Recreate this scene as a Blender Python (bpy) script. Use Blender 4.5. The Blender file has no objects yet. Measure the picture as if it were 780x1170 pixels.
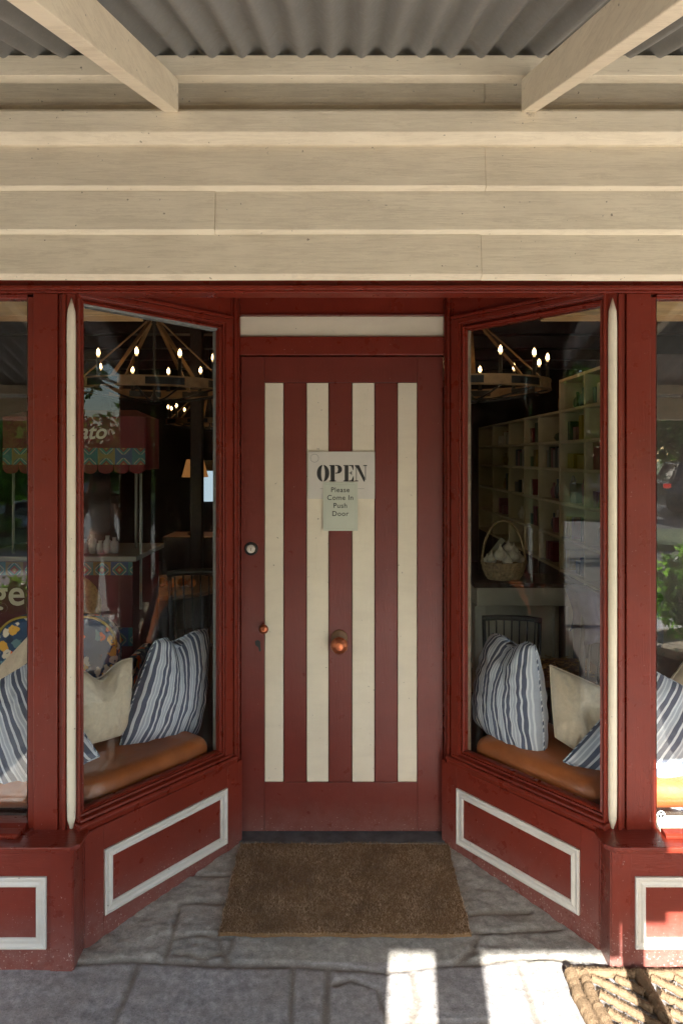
import bpy, bmesh, math, random
import numpy as np
from mathutils import Vector, Matrix, noise
random.seed(7)
R = math.radians
S = bpy.context.scene
COL = S.collection

# ------------------------------------------------------------------ camera, world, sun, exposure
CZ = 1.608; F = 800.0; CX = 390.5; HY = 522.0
cam_d = bpy.data.cameras.new('camera'); cam = bpy.data.objects.new('camera', cam_d); COL.objects.link(cam)
cam.location = (0, 0, CZ); cam.rotation_euler = (R(90), 0, 0)
cam_d.sensor_fit = 'VERTICAL'; cam_d.sensor_height = 36.0; cam_d.sensor_width = 24.0
cam_d.lens = 36.0 * F / 1170.0
cam_d.shift_x = -0.5 / 1170.0; cam_d.shift_y = -(585.0 - HY) / 1170.0
cam_d.clip_end = 600; cam_d.clip_start = 0.02
S.camera = cam
SUN = Vector((0.10, 1.0, -0.47)).normalized()
EL = math.asin(-SUN.z)
w = bpy.data.worlds.new('World'); S.world = w; w.use_nodes = True
nt = w.node_tree; nt.nodes.clear()
sky = nt.nodes.new('ShaderNodeTexSky'); sky.sky_type = 'NISHITA'; sky.sun_disc = False
sky.sun_elevation = EL; sky.sun_rotation = math.atan2(-SUN.x, -SUN.y)
bg = nt.nodes.new('ShaderNodeBackground'); bg.inputs[1].default_value = 0.13
wo = nt.nodes.new('ShaderNodeOutputWorld')
nt.links.new(sky.outputs[0], bg.inputs[0]); nt.links.new(bg.outputs[0], wo.inputs[0])
sd = bpy.data.lights.new('sun', 'SUN'); sd.energy = 5.0; sd.angle = R(0.45); sd.color = (1.0, 0.945, 0.865)
so = bpy.data.objects.new('sun', sd); COL.objects.link(so)
so.rotation_euler = SUN.to_track_quat('-Z', 'Y').to_euler(); so.location = (0, -5, 8)
S.view_settings.view_transform = 'Standard'; S.view_settings.look = 'None'
S.view_settings.gamma = 1.0; S.view_settings.exposure = 2.72
S.view_settings.use_curve_mapping = False
S.render.engine = 'CYCLES'
S.cycles.max_bounces = 8; S.cycles.diffuse_bounces = 5; S.cycles.transparent_max_bounces = 12
S.cycles.glossy_bounces = 4; S.cycles.sample_clamp_indirect = 6.0
S.cycles.caustics_reflective = False; S.cycles.caustics_refractive = False

def P(px, py, Y):
    return Vector(((px - CX) * Y / F, Y, CZ - (py - HY) * Y / F))

# ------------------------------------------------------------------ helpers
class NG:
    def __init__(s, name):
        s.m = bpy.data.materials.new(name); s.m.use_nodes = True
        s.t = s.m.node_tree; s.n = s.t.nodes; s.l = s.t.links
        s.b = s.n['Principled BSDF']
    def new(s, t, **k):
        o = s.n.new(t)
        for a, b in k.items(): setattr(o, a, b)
        return o
    def link(s, a, b): s.l.new(a, b)
    def coord(s, kind='Object', scale=(1, 1, 1)):
        c = s.new('ShaderNodeTexCoord'); mp = s.new('ShaderNodeMapping')
        mp.inputs['Scale'].default_value = scale
        if kind == 'World':
            g = s.new('ShaderNodeNewGeometry'); s.link(g.outputs['Position'], mp.inputs[0])
        else: s.link(c.outputs[kind], mp.inputs[0])
        return mp.outputs[0]
    def noise(s, vec, scale, detail=4, rough=0.55, dist=0.0):
        n = s.new('ShaderNodeTexNoise'); n.inputs['Scale'].default_value = scale
        n.inputs['Detail'].default_value = detail; n.inputs['Roughness'].default_value = rough
        n.inputs['Distortion'].default_value = dist
        s.link(vec, n.inputs['Vector']); return n.outputs['Fac']
    def ramp(s, fac, stops, interp='LINEAR'):
        r = s.new('ShaderNodeValToRGB'); r.color_ramp.interpolation = interp
        e = r.color_ramp.elements
        while len(e) < len(stops): e.new(0.5)
        for i, (p, c) in enumerate(stops):
            e[i].position = p; e[i].color = (c, c, c, 1) if isinstance(c, (int, float)) else (*c, 1)
        s.link(fac, r.inputs[0]); return r.outputs['Color']
    def mix(s, fac, a, b, blend='MIX'):
        m = s.new('ShaderNodeMix', data_type='RGBA', blend_type=blend)
        for sock, v in ((m.inputs[0], fac), (m.inputs[6], a), (m.inputs[7], b)):
            if isinstance(v, (int, float)): sock.default_value = v
            elif isinstance(v, tuple): sock.default_value = (*v, 1)
            else: s.link(v, sock)
        return m.outputs[2]
    def math(s, op, a, b=0.0):
        m = s.new('ShaderNodeMath', operation=op)
        for sock, v in ((m.inputs[0], a), (m.inputs[1], b)):
            if isinstance(v, (int, float)): sock.default_value = v
            else: s.link(v, sock)
        return m.outputs[0]
    def bump(s, h, strength=0.3, dist=0.002, prev=None):
        b = s.new('ShaderNodeBump'); b.inputs['Strength'].default_value = strength
        b.inputs['Distance'].default_value = dist; s.link(h, b.inputs['Height'])
        if prev is not None: s.link(prev, b.inputs['Normal'])
        return b.outputs[0]
    def set(s, col=None, rough=None, normal=None, metal=None, spec=None, coat=None):
        for k, v in (('Base Color', col), ('Roughness', rough), ('Normal', normal), ('Metallic', metal),
                     ('Specular IOR Level', spec), ('Coat Weight', coat)):
            if v is None: continue
            if isinstance(v, (int, float)): s.b.inputs[k].default_value = v
            elif isinstance(v, tuple): s.b.inputs[k].default_value = (*v, 1)
            else: s.link(v, s.b.inputs[k])
        return s.m

def simple(name, col, rough=0.6, var=0.15, scale=30, bump=0.15, metal=0.0, stretch=(1, 1, 1), dist=0.002, coord='Object'):
    g = NG(name); v = g.coord(coord, stretch)
    n = g.noise(v, scale, 5)
    lo = tuple(c * (1 - var) for c in col); hi = tuple(min(1, c * (1 + var)) for c in col)
    c = g.ramp(n, [(0.3, lo), (0.7, hi)])
    nb = g.noise(v, scale * 3, 3)
    return g.set(c, rough, g.bump(nb, bump, dist), metal)

def emit(name, col, strength, base=(0.8, 0.8, 0.8)):
    g = NG(name); g.set(base, 0.5)
    g.b.inputs['Emission Color'].default_value = (*col, 1); g.b.inputs['Emission Strength'].default_value = strength
    return g.m

def paint(name, col, rough=0.27, chips=True, grain=(14, 14, 1.6), chipcol=(0.42, 0.30, 0.27), dirt=0.0, vary=0.14):
    g = NG(name); v = g.coord('World'); vs = g.coord('World', grain)
    n = g.noise(v, 5, 6, 0.65)
    c = g.ramp(n, [(0.3, tuple(k * (1 - vary) for k in col)), (0.72, tuple(k * (1 + vary) for k in col))])
    geo = g.new('ShaderNodeNewGeometry'); sep = g.new('ShaderNodeSeparateXYZ'); g.link(geo.outputs['Position'], sep.inputs[0])
    if chips:
        # paint worn off low down, by kicks and rain
        low = g.ramp(sep.outputs[2], [(0.0, 0.085), (0.10, 0.030), (0.22, 0.0)])
        ch = g.noise(v, 130, 4, 0.65)
        thr = g.math('ADD', g.math('ADD', ch, low), g.ramp(g.noise(v, 9, 4, 0.7), [(0.42, 0.0), (0.7, 0.06)]))
        thr = g.math('SUBTRACT', thr, 0.03)
        f = g.ramp(thr, [(0.690, 0.0), (0.715, 1.0)])
        c = g.mix(f, c, chipcol)
        # dust settled near the ground
        du = g.noise(v, 22, 5, 0.7)
        dl = g.math('MULTIPLY', g.ramp(sep.outputs[2], [(0.0, 0.55), (0.14, 0.12), (0.35, 0.0)]), du)
        c = g.mix(dl, c, (0.30, 0.22, 0.20))
    if dirt and grain[0] < 3:
        fl = g.math('FLOOR', g.math('DIVIDE', g.math('SUBTRACT', sep.outputs[2], 2.1815), 0.1434)); wn = g.new('ShaderNodeTexWhiteNoise', noise_dimensions='1D'); g.link(fl, wn.inputs['W'])
        c = g.mix(g.math('MULTIPLY', wn.outputs['Value'], 0.16), c, (0.52, 0.40, 0.26))
        grn = g.noise(g.coord('World', (1.0, 3.0, 16.0)), 3.2, 8, 0.75, 1.1)
        c = g.mix(g.ramp(grn, [(0.50, 0.0), (0.56, 0.22), (0.60, 0.0)]), c, (0.36, 0.27, 0.17))
    if dirt:
        st = g.noise(g.coord('World', (2.0, 2.0, 9.0)), 2.2, 7, 0.7, 0.6)
        c = g.mix(g.math('MULTIPLY', g.ramp(st, [(0.45, 0.0), (0.8, 1.0)]), dirt), c, (0.28, 0.21, 0.13))
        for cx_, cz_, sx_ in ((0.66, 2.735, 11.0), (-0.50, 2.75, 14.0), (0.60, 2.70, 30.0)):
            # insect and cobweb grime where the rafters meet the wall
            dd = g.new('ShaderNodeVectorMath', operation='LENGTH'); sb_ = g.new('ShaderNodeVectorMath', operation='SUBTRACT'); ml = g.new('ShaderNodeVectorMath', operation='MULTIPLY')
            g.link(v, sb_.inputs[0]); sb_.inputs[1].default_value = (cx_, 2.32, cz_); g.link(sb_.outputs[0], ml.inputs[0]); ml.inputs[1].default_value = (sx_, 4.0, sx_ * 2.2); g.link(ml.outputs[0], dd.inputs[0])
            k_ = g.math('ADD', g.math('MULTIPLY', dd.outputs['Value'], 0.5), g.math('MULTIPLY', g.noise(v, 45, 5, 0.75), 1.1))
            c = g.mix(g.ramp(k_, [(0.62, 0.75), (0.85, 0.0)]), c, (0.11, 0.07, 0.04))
        sp = g.noise(v, 60, 2, 0.5)
        c = g.mix(g.ramp(sp, [(0.735, 0.0), (0.76, 0.7)]), c, (0.12, 0.09, 0.06))
    nb = g.noise(vs, 12, 5, 0.6); nb2 = g.noise(v, 160, 3)
    nrm = g.bump(nb, 0.5, 0.0018); nrm = g.bump(nb2, 0.18, 0.0006, nrm)
    rr = g.ramp(g.noise(v, 17, 4), [(0.3, rough - 0.01), (0.75, rough + 0.07)])
    return g.set(c, rr, nrm, spec=0.32 if chips else 0.3)

RED = (0.166, 0.0205, 0.0105)
M = {}
M['red'] = paint('red_gloss_paint', RED)
M['redh'] = paint('red_gloss_paint_level', RED, grain=(1.6, 14, 14))
M['door'] = paint('door_red_paint', (0.145, 0.022, 0.0145), rough=0.28)
M['cream'] = paint('cream_paint', (0.78, 0.69, 0.53), rough=0.42, chips=False, grain=(1.2, 14, 14), dirt=0.22, vary=0.06)
M['creamv'] = paint('cream_trim_paint', (0.74, 0.67, 0.53), rough=0.4, chips=False, dirt=0.12, vary=0.05)
M['white'] = paint('pale_grey_trim_paint', (0.62, 0.60, 0.55), rough=0.4, chips=False, dirt=0.2, vary=0.06)
M['rawwood'] = simple('raw_pine', (0.50, 0.31, 0.14), 0.6, 0.25, 6, 0.2, stretch=(1.2, 12, 12))
M['oldwood'] = simple('weathered_bead', (0.26, 0.21, 0.15), 0.7, 0.3, 30, 0.3)
M['greybead'] = simple('grey_putty_bead', (0.20, 0.21, 0.20), 0.5, 0.2, 30, 0.2)
M['brass'] = simple('aged_brass', (0.35, 0.27, 0.15), 0.35, 0.2, 40, 0.1, 1.0)
M['steel'] = simple('brushed_lock_face', (0.5, 0.48, 0.44), 0.3, 0.1, 60, 0.1, 1.0)
M['copper'] = simple('copper_knob', (0.42, 0.13, 0.06), 0.28, 0.3, 40, 0.15, 0.8)
M['black'] = simple('black_iron', (0.015, 0.013, 0.012), 0.5, 0.3, 40, 0.2)
M['hangwood'] = simple('chandelier_wood', (0.30, 0.17, 0.07), 0.55, 0.3, 12, 0.2)
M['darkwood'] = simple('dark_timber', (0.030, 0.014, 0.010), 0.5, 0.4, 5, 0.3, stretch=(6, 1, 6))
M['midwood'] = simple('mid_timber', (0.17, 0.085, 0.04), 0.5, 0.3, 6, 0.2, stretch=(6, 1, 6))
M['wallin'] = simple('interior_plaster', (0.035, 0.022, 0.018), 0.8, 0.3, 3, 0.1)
M['shelfc'] = simple('cream_shelf_board', (0.50, 0.43, 0.28), 0.6, 0.15, 6, 0.1)
M['cabcream'] = simple('cream_cabinet_paint', (0.45, 0.42, 0.32), 0.5, 0.12, 6, 0.1)
M['linen'] = simple('natural_linen', (0.68, 0.58, 0.45), 0.9, 0.07, 90, 0.35, dist=0.001)
M['wicker'] = simple('pale_wicker', (0.42, 0.30, 0.17), 0.7, 0.4, 60, 0.8, dist=0.004)
M['garlic'] = simple('garlic_skin', (0.62, 0.57, 0.48), 0.55, 0.2, 25, 0.2)
M['orange'] = simple('orange_peel', (0.75, 0.22, 0.03), 0.5, 0.15, 40, 0.2)
M['straw'] = simple('straw_weave', (0.40, 0.24, 0.09), 0.8, 0.3, 80, 0.7, dist=0.003)
M['purple'] = simple('purple_cloth', (0.04, 0.033, 0.07), 0.8, 0.35, 18, 0.4)
M['maroon'] = simple('maroon_panel', (0.09, 0.006, 0.008), 0.55, 0.1, 10, 0.05)
M['awnred'] = simple('red_canopy_cloth', (0.15, 0.009, 0.010), 0.7, 0.12, 12, 0.1)
M['letter'] = simple('cream_lettering', (0.78, 0.70, 0.60), 0.6, 0.04, 20, 0.02)
M['ink'] = simple('black_ink', (0.012, 0.011, 0.010), 0.6, 0.1, 50, 0.0)
M['inkg'] = simple('grey_ink', (0.16, 0.16, 0.15), 0.6, 0.1, 50, 0.0)
M['paper'] = simple('grey_white_card', (0.60, 0.57, 0.51), 0.55, 0.04, 14, 0.05)
M['note'] = simple('laminated_green_grey_note', (0.50, 0.53, 0.44), 0.38, 0.03, 14, 0.04)
M['decal'] = simple('white_window_decal', (0.85, 0.85, 0.83), 0.5, 0.02, 30, 0.0)
M['terra'] = simple('brown_glazed_planter', (0.16, 0.085, 0.055), 0.5, 0.25, 9, 0.2)
M['rim'] = simple('planter_rim', (0.45, 0.36, 0.26), 0.6, 0.2, 9, 0.2)
M['asphalt'] = simple('asphalt', (0.055, 0.055, 0.057), 0.9, 0.25, 40, 0.5, coord='World')
M['concrete'] = simple('footpath_concrete', (0.56, 0.53, 0.48), 0.85, 0.18, 4, 0.4, coord='World')
M['grass'] = simple('mown_grass', (0.075, 0.12, 0.025), 0.9, 0.45, 6, 0.8, coord='World')
M['bark'] = simple('bark', (0.09, 0.065, 0.045), 0.9, 0.4, 12, 0.8)
M['chalk'] = simple('grey_kerb', (0.38, 0.37, 0.35), 0.85, 0.15, 8, 0.3)
M['tyre'] = simple('tyre_rubber', (0.015, 0.015, 0.016), 0.8, 0.2, 20, 0.2)
M['carglass'] = simple('dark_car_glass', (0.01, 0.012, 0.015), 0.06, 0.1, 4, 0.0)
M['suv'] = simple('charcoal_car_paint', (0.028, 0.032, 0.04), 0.2, 0.1, 4, 0.0, 0.4)
M['silver'] = simple('silver_car_paint', (0.42, 0.45, 0.48), 0.22, 0.05, 4, 0.0, 0.6)
M['rimmetal'] = simple('alloy_rim', (0.45, 0.45, 0.46), 0.3, 0.1, 10, 0.0, 0.9)
M['tail'] = emit('tail_lamp_lit', (1.0, 0.05, 0.03), 0.5, (0.5, 0.01, 0.01))
M['headl'] = simple('clear_headlamp', (0.7, 0.7, 0.68), 0.1, 0.1, 10, 0.0)
M['canvas'] = simple('shadow_blind_canvas', (0.45, 0.38, 0.28), 0.85, 0.1, 30, 0.3)
M['stone_sill'] = simple('threshold_slate', (0.10, 0.105, 0.11), 0.7, 0.35, 18, 0.7, dist=0.004)
M['skin'] = simple('skin', (0.50, 0.31, 0.23), 0.55, 0.06, 20, 0.05)
M['hair'] = simple('fair_hair', (0.22, 0.13, 0.06), 0.6, 0.3, 60, 0.3)
M['shirt'] = simple('white_shirt', (0.72, 0.70, 0.68), 0.8, 0.05, 10, 0.2)
M['trousers'] = simple('maroon_trousers', (0.16, 0.02, 0.03), 0.85, 0.2, 14, 0.2)
M['shoe'] = simple('white_trainers', (0.75, 0.75, 0.75), 0.6, 0.05, 14, 0.1)
M['camera'] = simple('black_camera_body', (0.02, 0.02, 0.02), 0.5, 0.1, 14, 0.1)
def mk_bulb():
    g = NG('lit_filament_bulb'); g.set((0.8, 0.6, 0.3), 0.3); c = g.new('ShaderNodeTexCoord'); sp = g.new('ShaderNodeSeparateXYZ'); g.link(c.outputs['Generated'], sp.inputs[0])
    f = g.ramp(sp.outputs[2], [(0.0, 0.015), (0.22, 0.05), (0.42, 1.0), (0.6, 1.0), (0.85, 0.06), (1.0, 0.02)])
    g.link(g.math('MULTIPLY', f, 6.0), g.b.inputs['Emission Strength']); g.b.inputs['Emission Color'].default_value = (1.0, 0.60, 0.26, 1); return g.m
M['bulb'] = mk_bulb()
M['shadeglow'] = emit('lamp_glow', (1.0, 0.45, 0.12), 5.0)
M['blindlit'] = emit('daylit_window_blind', (0.55, 0.72, 0.85), 0.13)
M['shadecloth'] = emit('glowing_lamp_cloth', (1.0, 0.42, 0.12), 0.035, (0.25, 0.12, 0.05))
M['sleeve'] = simple('black_candle_sleeve', (0.012, 0.011, 0.01), 0.4, 0.1, 14, 0.0)

def mk_leather():
    g = NG('tan_leather'); v = g.coord('Object')
    c = g.ramp(g.noise(v, 6, 6, 0.65), [(0.3, (0.27, 0.075, 0.020)), (0.7, (0.46, 0.135, 0.036))])
    vo = g.new('ShaderNodeTexVoronoi'); vo.inputs['Scale'].default_value = 260; g.link(v, vo.inputs['Vector'])
    n1 = g.bump(vo.outputs['Distance'], 0.12, 0.0008)
    n2 = g.bump(g.noise(v, 9, 4, 0.6, 1.0), 0.5, 0.006, n1)
    return g.set(c, g.ramp(g.noise(v, 12, 4), [(0.3, 0.30), (0.7, 0.5)]), n2)
M['leather'] = mk_leather()

def mk_galv():
    g = NG('old_galvanised_iron'); v = g.coord('World')
    a = g.noise(v, 3.5, 6, 0.7); b = g.noise(v, 55, 5, 0.75)
    c = g.ramp(a, [(0.3, (0.17, 0.17, 0.165)), (0.7, (0.215, 0.215, 0.208))])
    c = g.mix(g.ramp(b, [(0.55, 0.0), (0.72, 0.5)]), c, (0.34, 0.32, 0.27))
    c = g.mix(g.ramp(g.noise(v, 9, 4, 0.6), [(0.6, 0.0), (0.8, 0.5)]), c, (0.12, 0.085, 0.055))
    return g.set(c, g.ramp(b, [(0.3, 0.45), (0.7, 0.7)]), g.bump(b, 0.25, 0.001), 0.0)
M['galv'] = mk_galv()

def mk_stripe(name, axis, seed):
    # ticking stripes woven along the cloth: uv.x runs across the stripes
    g = NG(name)
    uv = g.new('ShaderNodeUVMap'); uv.uv_map = 'cloth'
    mp = g.new('ShaderNodeMapping'); g.link(uv.outputs[0], mp.inputs[0])
    sep = g.new('ShaderNodeSeparateXYZ'); g.link(mp.outputs[0], sep.inputs[0])
    x = g.math('MULTIPLY', sep.outputs[0], axis)
    fr = g.math('FRACT', g.math('ADD', x, seed))
    W = (0.76, 0.80, 0.88); B = (0.085, 0.105, 0.175); G = (0.46, 0.51, 0.62)
    c = g.ramp(fr, [(0.0, B), (0.21, W), (0.32, B), (0.54, W), (0.62, G), (0.72, W), (0.78, G), (0.92, W)], 'CONSTANT')
    weave = g.noise(mp.outputs[0], 420, 2, 0.5)
    c = g.mix(g.math('MULTIPLY', weave, 0.25), c, (0.25, 0.26, 0.30))
    v = g.coord('Object')
    n = g.bump(g.noise(v, 380, 2), 0.3, 0.0006)
    n = g.bump(g.noise(v, 13, 4, 0.6, 0.8), 0.55, 0.008, n)
    return g.set(c, 0.88, n)
M['tick'] = mk_stripe('blue_ticking_cloth', 5.8, 0.1)
M['tick2'] = mk_stripe('blue_ticking_cloth_b', 5.2, 0.45)

def mk_floral():
    g = NG('navy_floral_cloth'); v = g.coord('Object')
    d = g.noise(v, 14, 3); vv = g.new('ShaderNodeVectorMath', operation='ADD')
    cmb = g.new('ShaderNodeCombineXYZ'); g.link(g.math('MULTIPLY', d, 0.09), cmb.inputs[0]); g.link(g.math('MULTIPLY', g.noise(v, 19, 3), 0.09), cmb.inputs[2])
    g.link(v, vv.inputs[0]); g.link(cmb.outputs[0], vv.inputs[1])
    a = g.new('ShaderNodeTexVoronoi'); a.inputs['Scale'].default_value = 22; g.link(vv.outputs[0], a.inputs['Vector'])
    pal = g.ramp(g.new('ShaderNodeSeparateColor').outputs[0], [(0, 0.0), (1, 1.0)]) if False else None
    sc = g.new('ShaderNodeSeparateColor'); g.link(a.outputs['Color'], sc.inputs[0])
    cc = g.ramp(sc.outputs[0], [(0.0, (0.85, 0.16, 0.03)), (0.3, (0.75, 0.42, 0.06)), (0.5, (0.75, 0.70, 0.58)), (0.68, (0.12, 0.25, 0.30)), (0.85, (0.006, 0.03, 0.08))], 'CONSTANT')
    m = g.ramp(a.outputs['Distance'], [(0.0, 0.2), (0.10, 0.2), (0.14, 1.0), (0.46, 1.0), (0.52, 0.0)])
    c = g.mix(m, (0.010, 0.055, 0.14), cc)
    return g.set(c, 0.75, g.bump(g.noise(v, 9, 4), 0.4, 0.006))
M['floral'] = mk_floral()

def mk_tiles():
    g = NG('painted_pattern_tiles'); v = g.coord('Object', (9.5, 9.5, 9.5))
    sp = g.new('ShaderNodeSeparateXYZ'); g.link(v, sp.inputs[0])
    def cell(o):
        return g.math('ABSOLUTE', g.math('SUBTRACT', g.math('FRACT', o), 0.5))
    a = cell(sp.outputs[0]); b = cell(g.math('ADD', sp.outputs[2], 0.5))
    r = g.math('SQRT', g.math('ADD', g.math('POWER', a, 2.0), g.math('POWER', b, 2.0)))
    star = g.math('ADD', a, b)
    idx = g.math('FLOOR', sp.outputs[0])
    par = g.math('FRACT', g.math('MULTIPLY', idx, 0.37))
    c1 = g.ramp(par, [(0.0, (0.04, 0.22, 0.22)), (0.34, (0.38, 0.24, 0.04)), (0.6, (0.05, 0.10, 0.26)), (0.8, (0.30, 0.05, 0.03))], 'CONSTANT')
    c2 = g.ramp(star, [(0.0, (0.55, 0.38, 0.08)), (0.12, (0.40, 0.05, 0.02)), (0.26, (0.05, 0.24, 0.22)), (0.40, (0.55, 0.50, 0.36)), (0.48, (0.05, 0.12, 0.2))], 'CONSTANT')
    f = g.ramp(r, [(0.0, 1.0), (0.36, 1.0), (0.40, 0.0)], 'CONSTANT')
    return g.set(g.mix(0.5, g.mix(f, c1, c2), (0.01, 0.015, 0.015)), 0.35)
M['tiles'] = mk_tiles()

def mk_glass(name='window_glass', F0=0.019):
    g = NG(name); g.n.remove(g.b)
    geo = g.new('ShaderNodeNewGeometry')
    dp = g.new('ShaderNodeVectorMath', operation='DOT_PRODUCT')
    v = g.coord('World')
    bp = g.bump(g.noise(v, 2.2, 2), 0.06, 0.005)
    g.link(geo.outputs['Incoming'], dp.inputs[0]); g.link(geo.outputs['Normal'], dp.inputs[1])
    c = g.math('ABSOLUTE', dp.outputs['Value'])
    f = g.math('POWER', g.math('SUBTRACT', 1.0, c), 5.0)
    f = g.math('ADD', g.math('MULTIPLY', f, 0.9), F0)
    tr = g.new('ShaderNodeBsdfTransparent'); tr.inputs[0].default_value = (0.965, 0.975, 0.965, 1)
    gl = g.new('ShaderNodeBsdfGlossy'); gl.inputs['Roughness'].default_value = 0.0; g.link(bp, gl.inputs['Normal'])
    mx = g.new('ShaderNodeMixShader'); g.link(f, mx.inputs[0]); g.link(tr.outputs[0], mx.inputs[1]); g.link(gl.outputs[0], mx.inputs[2])
    # faint film of dust
    df = g.new('ShaderNodeBsdfDiffuse'); df.inputs[0].default_value = (0.6, 0.58, 0.54, 1)
    m2 = g.new('ShaderNodeMixShader')
    g.link(g.ramp(g.noise(v, 6, 6, 0.7), [(0.45, 0.0), (0.8, 0.009)]), m2.inputs[0])
    g.link(mx.outputs[0], m2.inputs[1]); g.link(df.outputs[0], m2.inputs[2])
    g.link(m2.outputs[0], g.n['Material Output'].inputs[0]); return g.m
M['glass'] = mk_glass(); M['sglass'] = mk_glass('street_window_glass', 0.050)

def mk_coir(name, lo, hi):
    g = NG(name); v = g.coord('World')
    a = g.noise(v, 4, 5, 0.7); b = g.noise(v, 220, 3, 0.6)
    c = g.mix(b, lo, hi); c = g.mix(g.ramp(a, [(0.35, 0.0), (0.75, 0.55)]), c, tuple(k * 0.55 for k in lo))
    return g.set(c, 0.95, g.bump(b, 0.8, 0.004), spec=0.1)
M['coir'] = mk_coir('brown_coir_pile', (0.12, 0.072, 0.036), (0.30, 0.19, 0.10))
M['coirl'] = mk_coir('pale_coir_rope', (0.11, 0.072, 0.042), (0.30, 0.215, 0.135))
M['wire'] = simple('galvanised_wire', (0.6, 0.6, 0.6), 0.3, 0.1, 40, 0.0, 0.9)

def mk_stone():
    g = NG('bluestone_paving'); v = g.coord('World')
    at = g.new('ShaderNodeAttribute'); at.attribute_name = 'joint'
    at2 = g.new('ShaderNodeAttribute'); at2.attribute_name = 'tone'
    a = g.noise(v, 3.0, 6, 0.7); b = g.noise(v, 38, 6, 0.72); r = g.noise(g.coord('World', (6, 8, 8)), 2.2, 7, 0.7, 0.8)
    c = g.ramp(b, [(0.28, (0.12, 0.118, 0.115)), (0.5, (0.26, 0.255, 0.245)), (0.72, (0.42, 0.415, 0.40))])
    c = g.mix(g.ramp(a, [(0.4, 0.0), (0.75, 0.55)]), c, (0.26, 0.235, 0.20))
    sc = g.new('ShaderNodeMix', data_type='RGBA', blend_type='MULTIPLY'); sc.inputs[0].default_value = 1.0
    g.link(c, sc.inputs[6]); g.link(at2.outputs['Color'], sc.inputs[7]); c = sc.outputs[2]
    c = g.mix(g.ramp(g.noise(v, 14, 7, 0.8), [(0.35, 0.35), (0.5, 0.0)]), c, (0.12, 0.12, 0.12))
    # scuffed pale veins
    vein = g.ramp(g.noise(v, 11, 7, 0.75, 1.2), [(0.485, 0.0), (0.50, 0.5), (0.515, 0.0)])
    c = g.mix(vein, c, (0.36, 0.34, 0.31))
    c = g.mix(at.outputs['Fac'], c, (0.185, 0.16, 0.13))
    n = g.bump(b, 0.6, 0.003); n = g.bump(r, 0.3, 0.004, n); n = g.bump(g.noise(v, 210, 3, 0.7), 0.5, 0.0012, n)
    c = g.mix(g.ramp(g.noise(v, 240, 2, 0.6), [(0.30, 0.55), (0.42, 0.0)]), c, (0.05, 0.05, 0.052)); c = g.mix(g.ramp(g.noise(v, 190, 2, 0.6), [(0.60, 0.0), (0.72, 0.5)]), c, (0.5, 0.49, 0.47))
    return g.set(c, g.ramp(b, [(0.3, 0.55), (0.7, 0.8)]), n)
M['stone'] = mk_stone()

def mk_leaf(name, cols, trans=0.5):
    g = NG(name); oi = g.new('ShaderNodeNewGeometry')
    c = g.ramp(oi.outputs['Random Per Island'], [(i / max(1, len(cols) - 1), k) for i, k in enumerate(cols)])
    g.set(c, 0.5)
    t = g.new('ShaderNodeBsdfTranslucent'); g.link(c, t.inputs[0])
    mx = g.new('ShaderNodeMixShader'); mx.inputs[0].default_value = trans
    g.link(g.b.outputs[0], mx.inputs[1]); g.link(t.outputs[0], mx.inputs[2]); g.link(mx.outputs[0], g.n['Material Output'].inputs[0])
    return g.m
M['leafg'] = mk_leaf('green_leaves', [(0.07, 0.14, 0.02), (0.12, 0.24, 0.03), (0.20, 0.32, 0.05)])
M['leafy'] = mk_leaf('autumn_leaves', [(0.12, 0.20, 0.03), (0.30, 0.34, 0.04), (0.50, 0.36, 0.04), (0.30, 0.12, 0.02)])
M['leafb'] = mk_leaf('potted_bush_leaves', [(0.07, 0.20, 0.02), (0.14, 0.34, 0.035), (0.28, 0.55, 0.07)], 0.72)
M['leafs'] = mk_leaf('silver_trailing_leaves', [(0.25, 0.33, 0.24), (0.32, 0.42, 0.30)], 0.2)

def props(o, label=None, cat=None, group=None, kind=None):
    if label: o['label'] = label
    if cat: o['category'] = cat
    if group: o['group'] = group
    if kind: o['kind'] = kind
    return o

def thing(name, label, cat, loc=(0, 0, 0), group=None):
    o = bpy.data.objects.new(name, None); COL.objects.link(o); o.location = loc
    o.empty_display_size = 0.1
    return props(o, label, cat, group)

def root_loc(o):
    v = Vector((0, 0, 0))
    while o is not None: v += Vector(o.location); o = o.parent
    return v

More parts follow.
